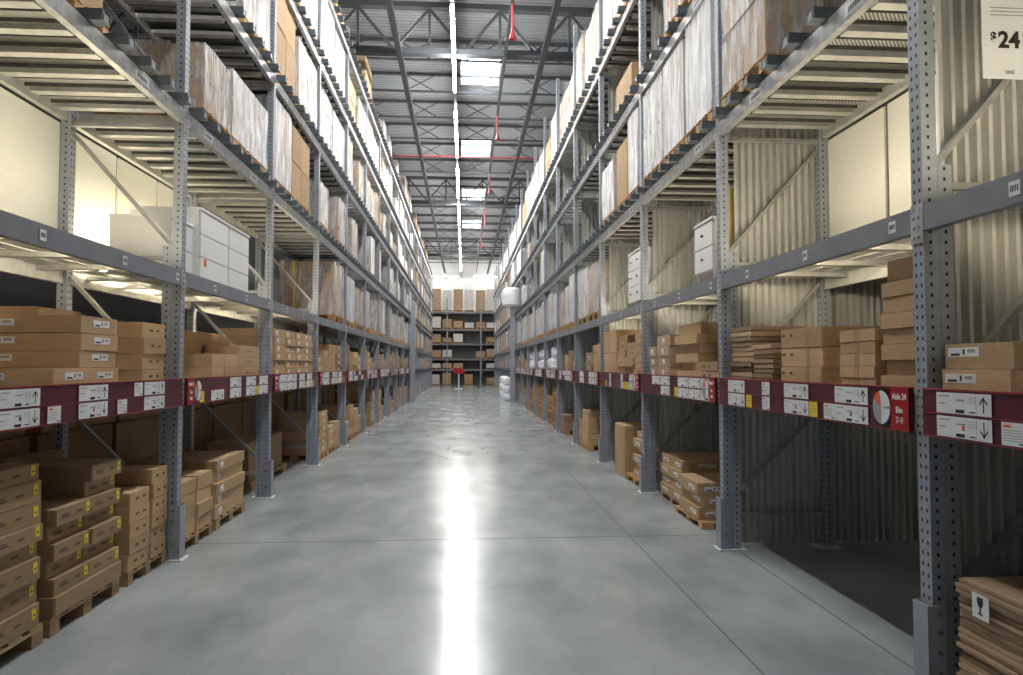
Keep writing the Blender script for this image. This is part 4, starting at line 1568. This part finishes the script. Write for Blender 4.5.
# stacks of empty pallets on the floor of the corrugated-lined rack
for k in (5, 6, 7):
    for j, (ya, n) in enumerate(((0.2, 8), (1.45, 6 if k != 6 else 8))):
        for i in range(n):
            dx = 0.02 * ((i * 7 + j) % 3)
            pallet_up(1, 0.04 + dx, fy(k) + ya, fy(k) + ya + 1.0, i * 0.132, 'empty pallet, %s from bottom, %s pile, floor, %s' % (ORD[i], ('outer', 'inner')[j], bayname(1, k)), 0.13, 0.95)

# white plastic-wrapped bundles on the sign-level shelf
import bmesh


def bundle_mesh(seed):
    bm = bmesh.new()
    bmesh.ops.create_icosphere(bm, subdivisions=3, radius=0.5)
    for v in bm.verts:
        p = v.co.copy()
        # squarish sack with creases
        q = Vector([math.copysign(abs(c * 2) ** 0.6, c) * 0.5 for c in p])
        v.co = q * (1 + 0.16 * noise.noise(q * 3.5 + Vector((seed * 3.1, 0, 0))) + 0.07 * noise.noise(q * 9 + Vector((0, seed * 2.3, 0))))
    me = bpy.data.meshes.new('white_bundle')
    bm.to_mesh(me)
    bm.free()
    zs = [v.co.z for v in me.vertices]
    lo = min(zs)
    for v in me.vertices:
        v.co.z -= lo
    me.materials.append(M['plastic_white'])
    return me


BUND = [bundle_mesh(i) for i in range(4)]
rn = random.Random(5)
for k in (5, 6, 7):
    for j in range(5):
        wy = 0.45
        y = fy(k) + 0.38 + j * 0.49
        for t in range(2):
            if t == 1 and rn.random() < 0.35:
                continue
            hh = rn.uniform(0.3, 0.36)
            zb = Z1 + 0.002 if t == 0 else ztop
            ztop = zb + hh * 1.02
            o = ob('white_bundle', BUND[rn.randint(0, 3)], None, (XF[1] + 0.36 + rn.uniform(0, .05), y, zb), rn.uniform(-.1, .1), (0.62, wy, hh))
            tag(o, 'white plastic-wrapped bundle, %s along, %s row, %s' % (ORD[j], ('lower', 'upper')[t], bayname(1, k)), 'bundle', 'white plastic bundles')
for j in range(5):
    zb = 0.002
    for t in range(2 if j % 2 else 3):
        hh = 0.32 + 0.03 * ((j + t) % 3)
        o = ob('white_bundle', BUND[(j + t) % 4], None, (XF[1] - 0.30, 31.6 + j * 0.72, zb), 0.3 * j + t, (0.42, 0.42, hh))
        zb += hh * 1.05
        tag(o, 'white wrapped bundle on the floor, %s heap beyond the guard column, %s from bottom' % (ORD[j], ORD[t]), 'bundle', 'white bundles on the aisle floor')

# end-of-run guard columns with white drum
for s in (-1, 1):
    r = ob('guard_column', None, None, (s * (XF[s] - 0.18), 30.2, 0))
    tag(r, 'tall grey guard column at the %s edge' % RACK[s], 'column', 'aisle guard columns')
    mb = MB('post_steel'); mb.box(-0.1, 0.1, -0.1, 0.1, 0.02, 4.2 if s > 0 else 4.4)
    ob('shaft', mb.build('shaft'), r)
    mb = MB('post_steel'); mb.box(-0.17, 0.17, -0.14, 0.14, 0, 0.02)
    ob('foot_plate', mb.build('foot_plate'), r)
mb = MB('plastic_white')
N = 24
prof = [(0.0, 0.0), (0.36, 0.02), (0.46, 0.12), (0.48, 0.55), (0.44, 0.78), (0.3, 0.88), (0.0, 0.9)]
for (r0, z0), (r1, z1) in zip(prof, prof[1:]):
    for i in range(N):
        a0, a1 = 2 * math.pi * i / N, 2 * math.pi * (i + 1) / N
        pts = [(r0 * math.cos(a0), r0 * math.sin(a0), z0), (r0 * math.cos(a1), r0 * math.sin(a1), z0), (r1 * math.cos(a1), r1 * math.sin(a1), z1), (r1 * math.cos(a0), r1 * math.sin(a0), z1)]
        if r0 == 0: pts = pts[1:]
        elif r1 == 0: pts = pts[:3]
        mb.poly(pts)
tag(ob('white_drum', mb.build('white_drum', True), None, (XF[1] - 0.18, 30.2, 4.201)), 'white plastic-wrapped drum on top of the grey guard column', 'drum')

# ------------------------------------------------------------------ rack across the far end
EY = 54.6
r = ob('end_rack', None, None, (0, EY, 0))
tag(r, 'grey rack standing across the far end of the aisle', 'pallet rack')
EL = [1.30, 2.15, 3.35, 4.5, 5.9]
for x in (-4.05, -1.35, 1.35, 4.05):
    for yy in (0, 1.0):
        mb = MB('post_steel'); mb.box(x - .05, x + .05, yy - .04, yy + .04, 0, 7.0)
        ob('post', mb.build('post'), r)
for z in EL:
    for yy in (-0.03, 0.98):
        mb = MB('beam_steel'); mb.box(-4.0, 4.0, yy - .03, yy + .03, z - .13, z)
        ob('beam', mb.build('beam'), r)
    mb = MB('galv'); mb.box(-4.0, 4.0, 0.03, 0.92, z - .04, z - .001)
    ob('shelf_deck', mb.build('shelf_deck'), r)
mb = MB('wall_dark'); mb.box(-4.1, 4.1, 1.06, 1.08, 0, 5.85)
ob('back_board', mb.build('back_board'), r)
rn = random.Random(11)
EW = ['floor', 'first shelf', 'second shelf', 'third shelf', 'fourth shelf', 'top shelf']
for li, z in enumerate([0.0] + EL):
    room = ([1.3, .7, 1.0, 1.0, 1.2, 1.9])[li]
    for j in range(6):
        x0 = -2.62 + j * 0.88 + (0.06 if x0_ else 0) if False else -2.62 + j * 0.88
        if abs(x0 + 0.4 - 1.35) < 0.12: x0 += 0.05
        if li < 5 and rn.random() < 0.2:
            continue
        wd = 0.78 if li else 0.7
        h = room * (rn.uniform(0.45, 0.85) if li < 5 else rn.uniform(0.9, 1.0))
        mn = rn.choice(('carton', 'carton_white', 'carton_pink')) if li < 5 else ('carton_pink', 'carton_white')[j % 2]
        pl = ob('pallet', PALLET_ONE, None, (x0 + wd / 2, EY + 0.5, z + 0.002), 0, (wd, 0.9, 0.12))
        tag(pl, 'pallet, %s from the open-sided rack, %s of the end rack' % (ORD[j], EW[li]), 'pallet', 'pallets on the end rack')
        o = ob('carton_load', unit_carton(mn), None, (x0 + wd / 2, EY + 0.46, z + 0.124), 0, (wd * .95, 0.85, h - 0.13 if h > .4 else .25))
        tag(o, 'boxed load, %s from the open-sided rack, %s of the end rack' % (ORD[j], EW[li]), 'load', 'loads on the end rack')
# small stand with a red sign at the end of the aisle
r = ob('sign_stand', None, None, (-0.35, 47.0, 0))
tag(r, 'small red sign on a pale stand at the end of the aisle', 'sign')
mb = MB('red'); mb.box(-0.32, 0.32, -0.02, 0.02, 1.05, 1.4); ob('sign_panel', mb.build('sign_panel'), r)
mb = MB('fixture'); mb.tube((0, 0, 0.03), (0, 0, 1.05), 0.04, 8); ob('pole', mb.build('pole'), r)
mb = MB('fixture'); mb.box(-0.25, 0.25, -0.2, 0.2, 0, 0.03); ob('base', mb.build('base'), r)

print('objects', len(bpy.data.objects))
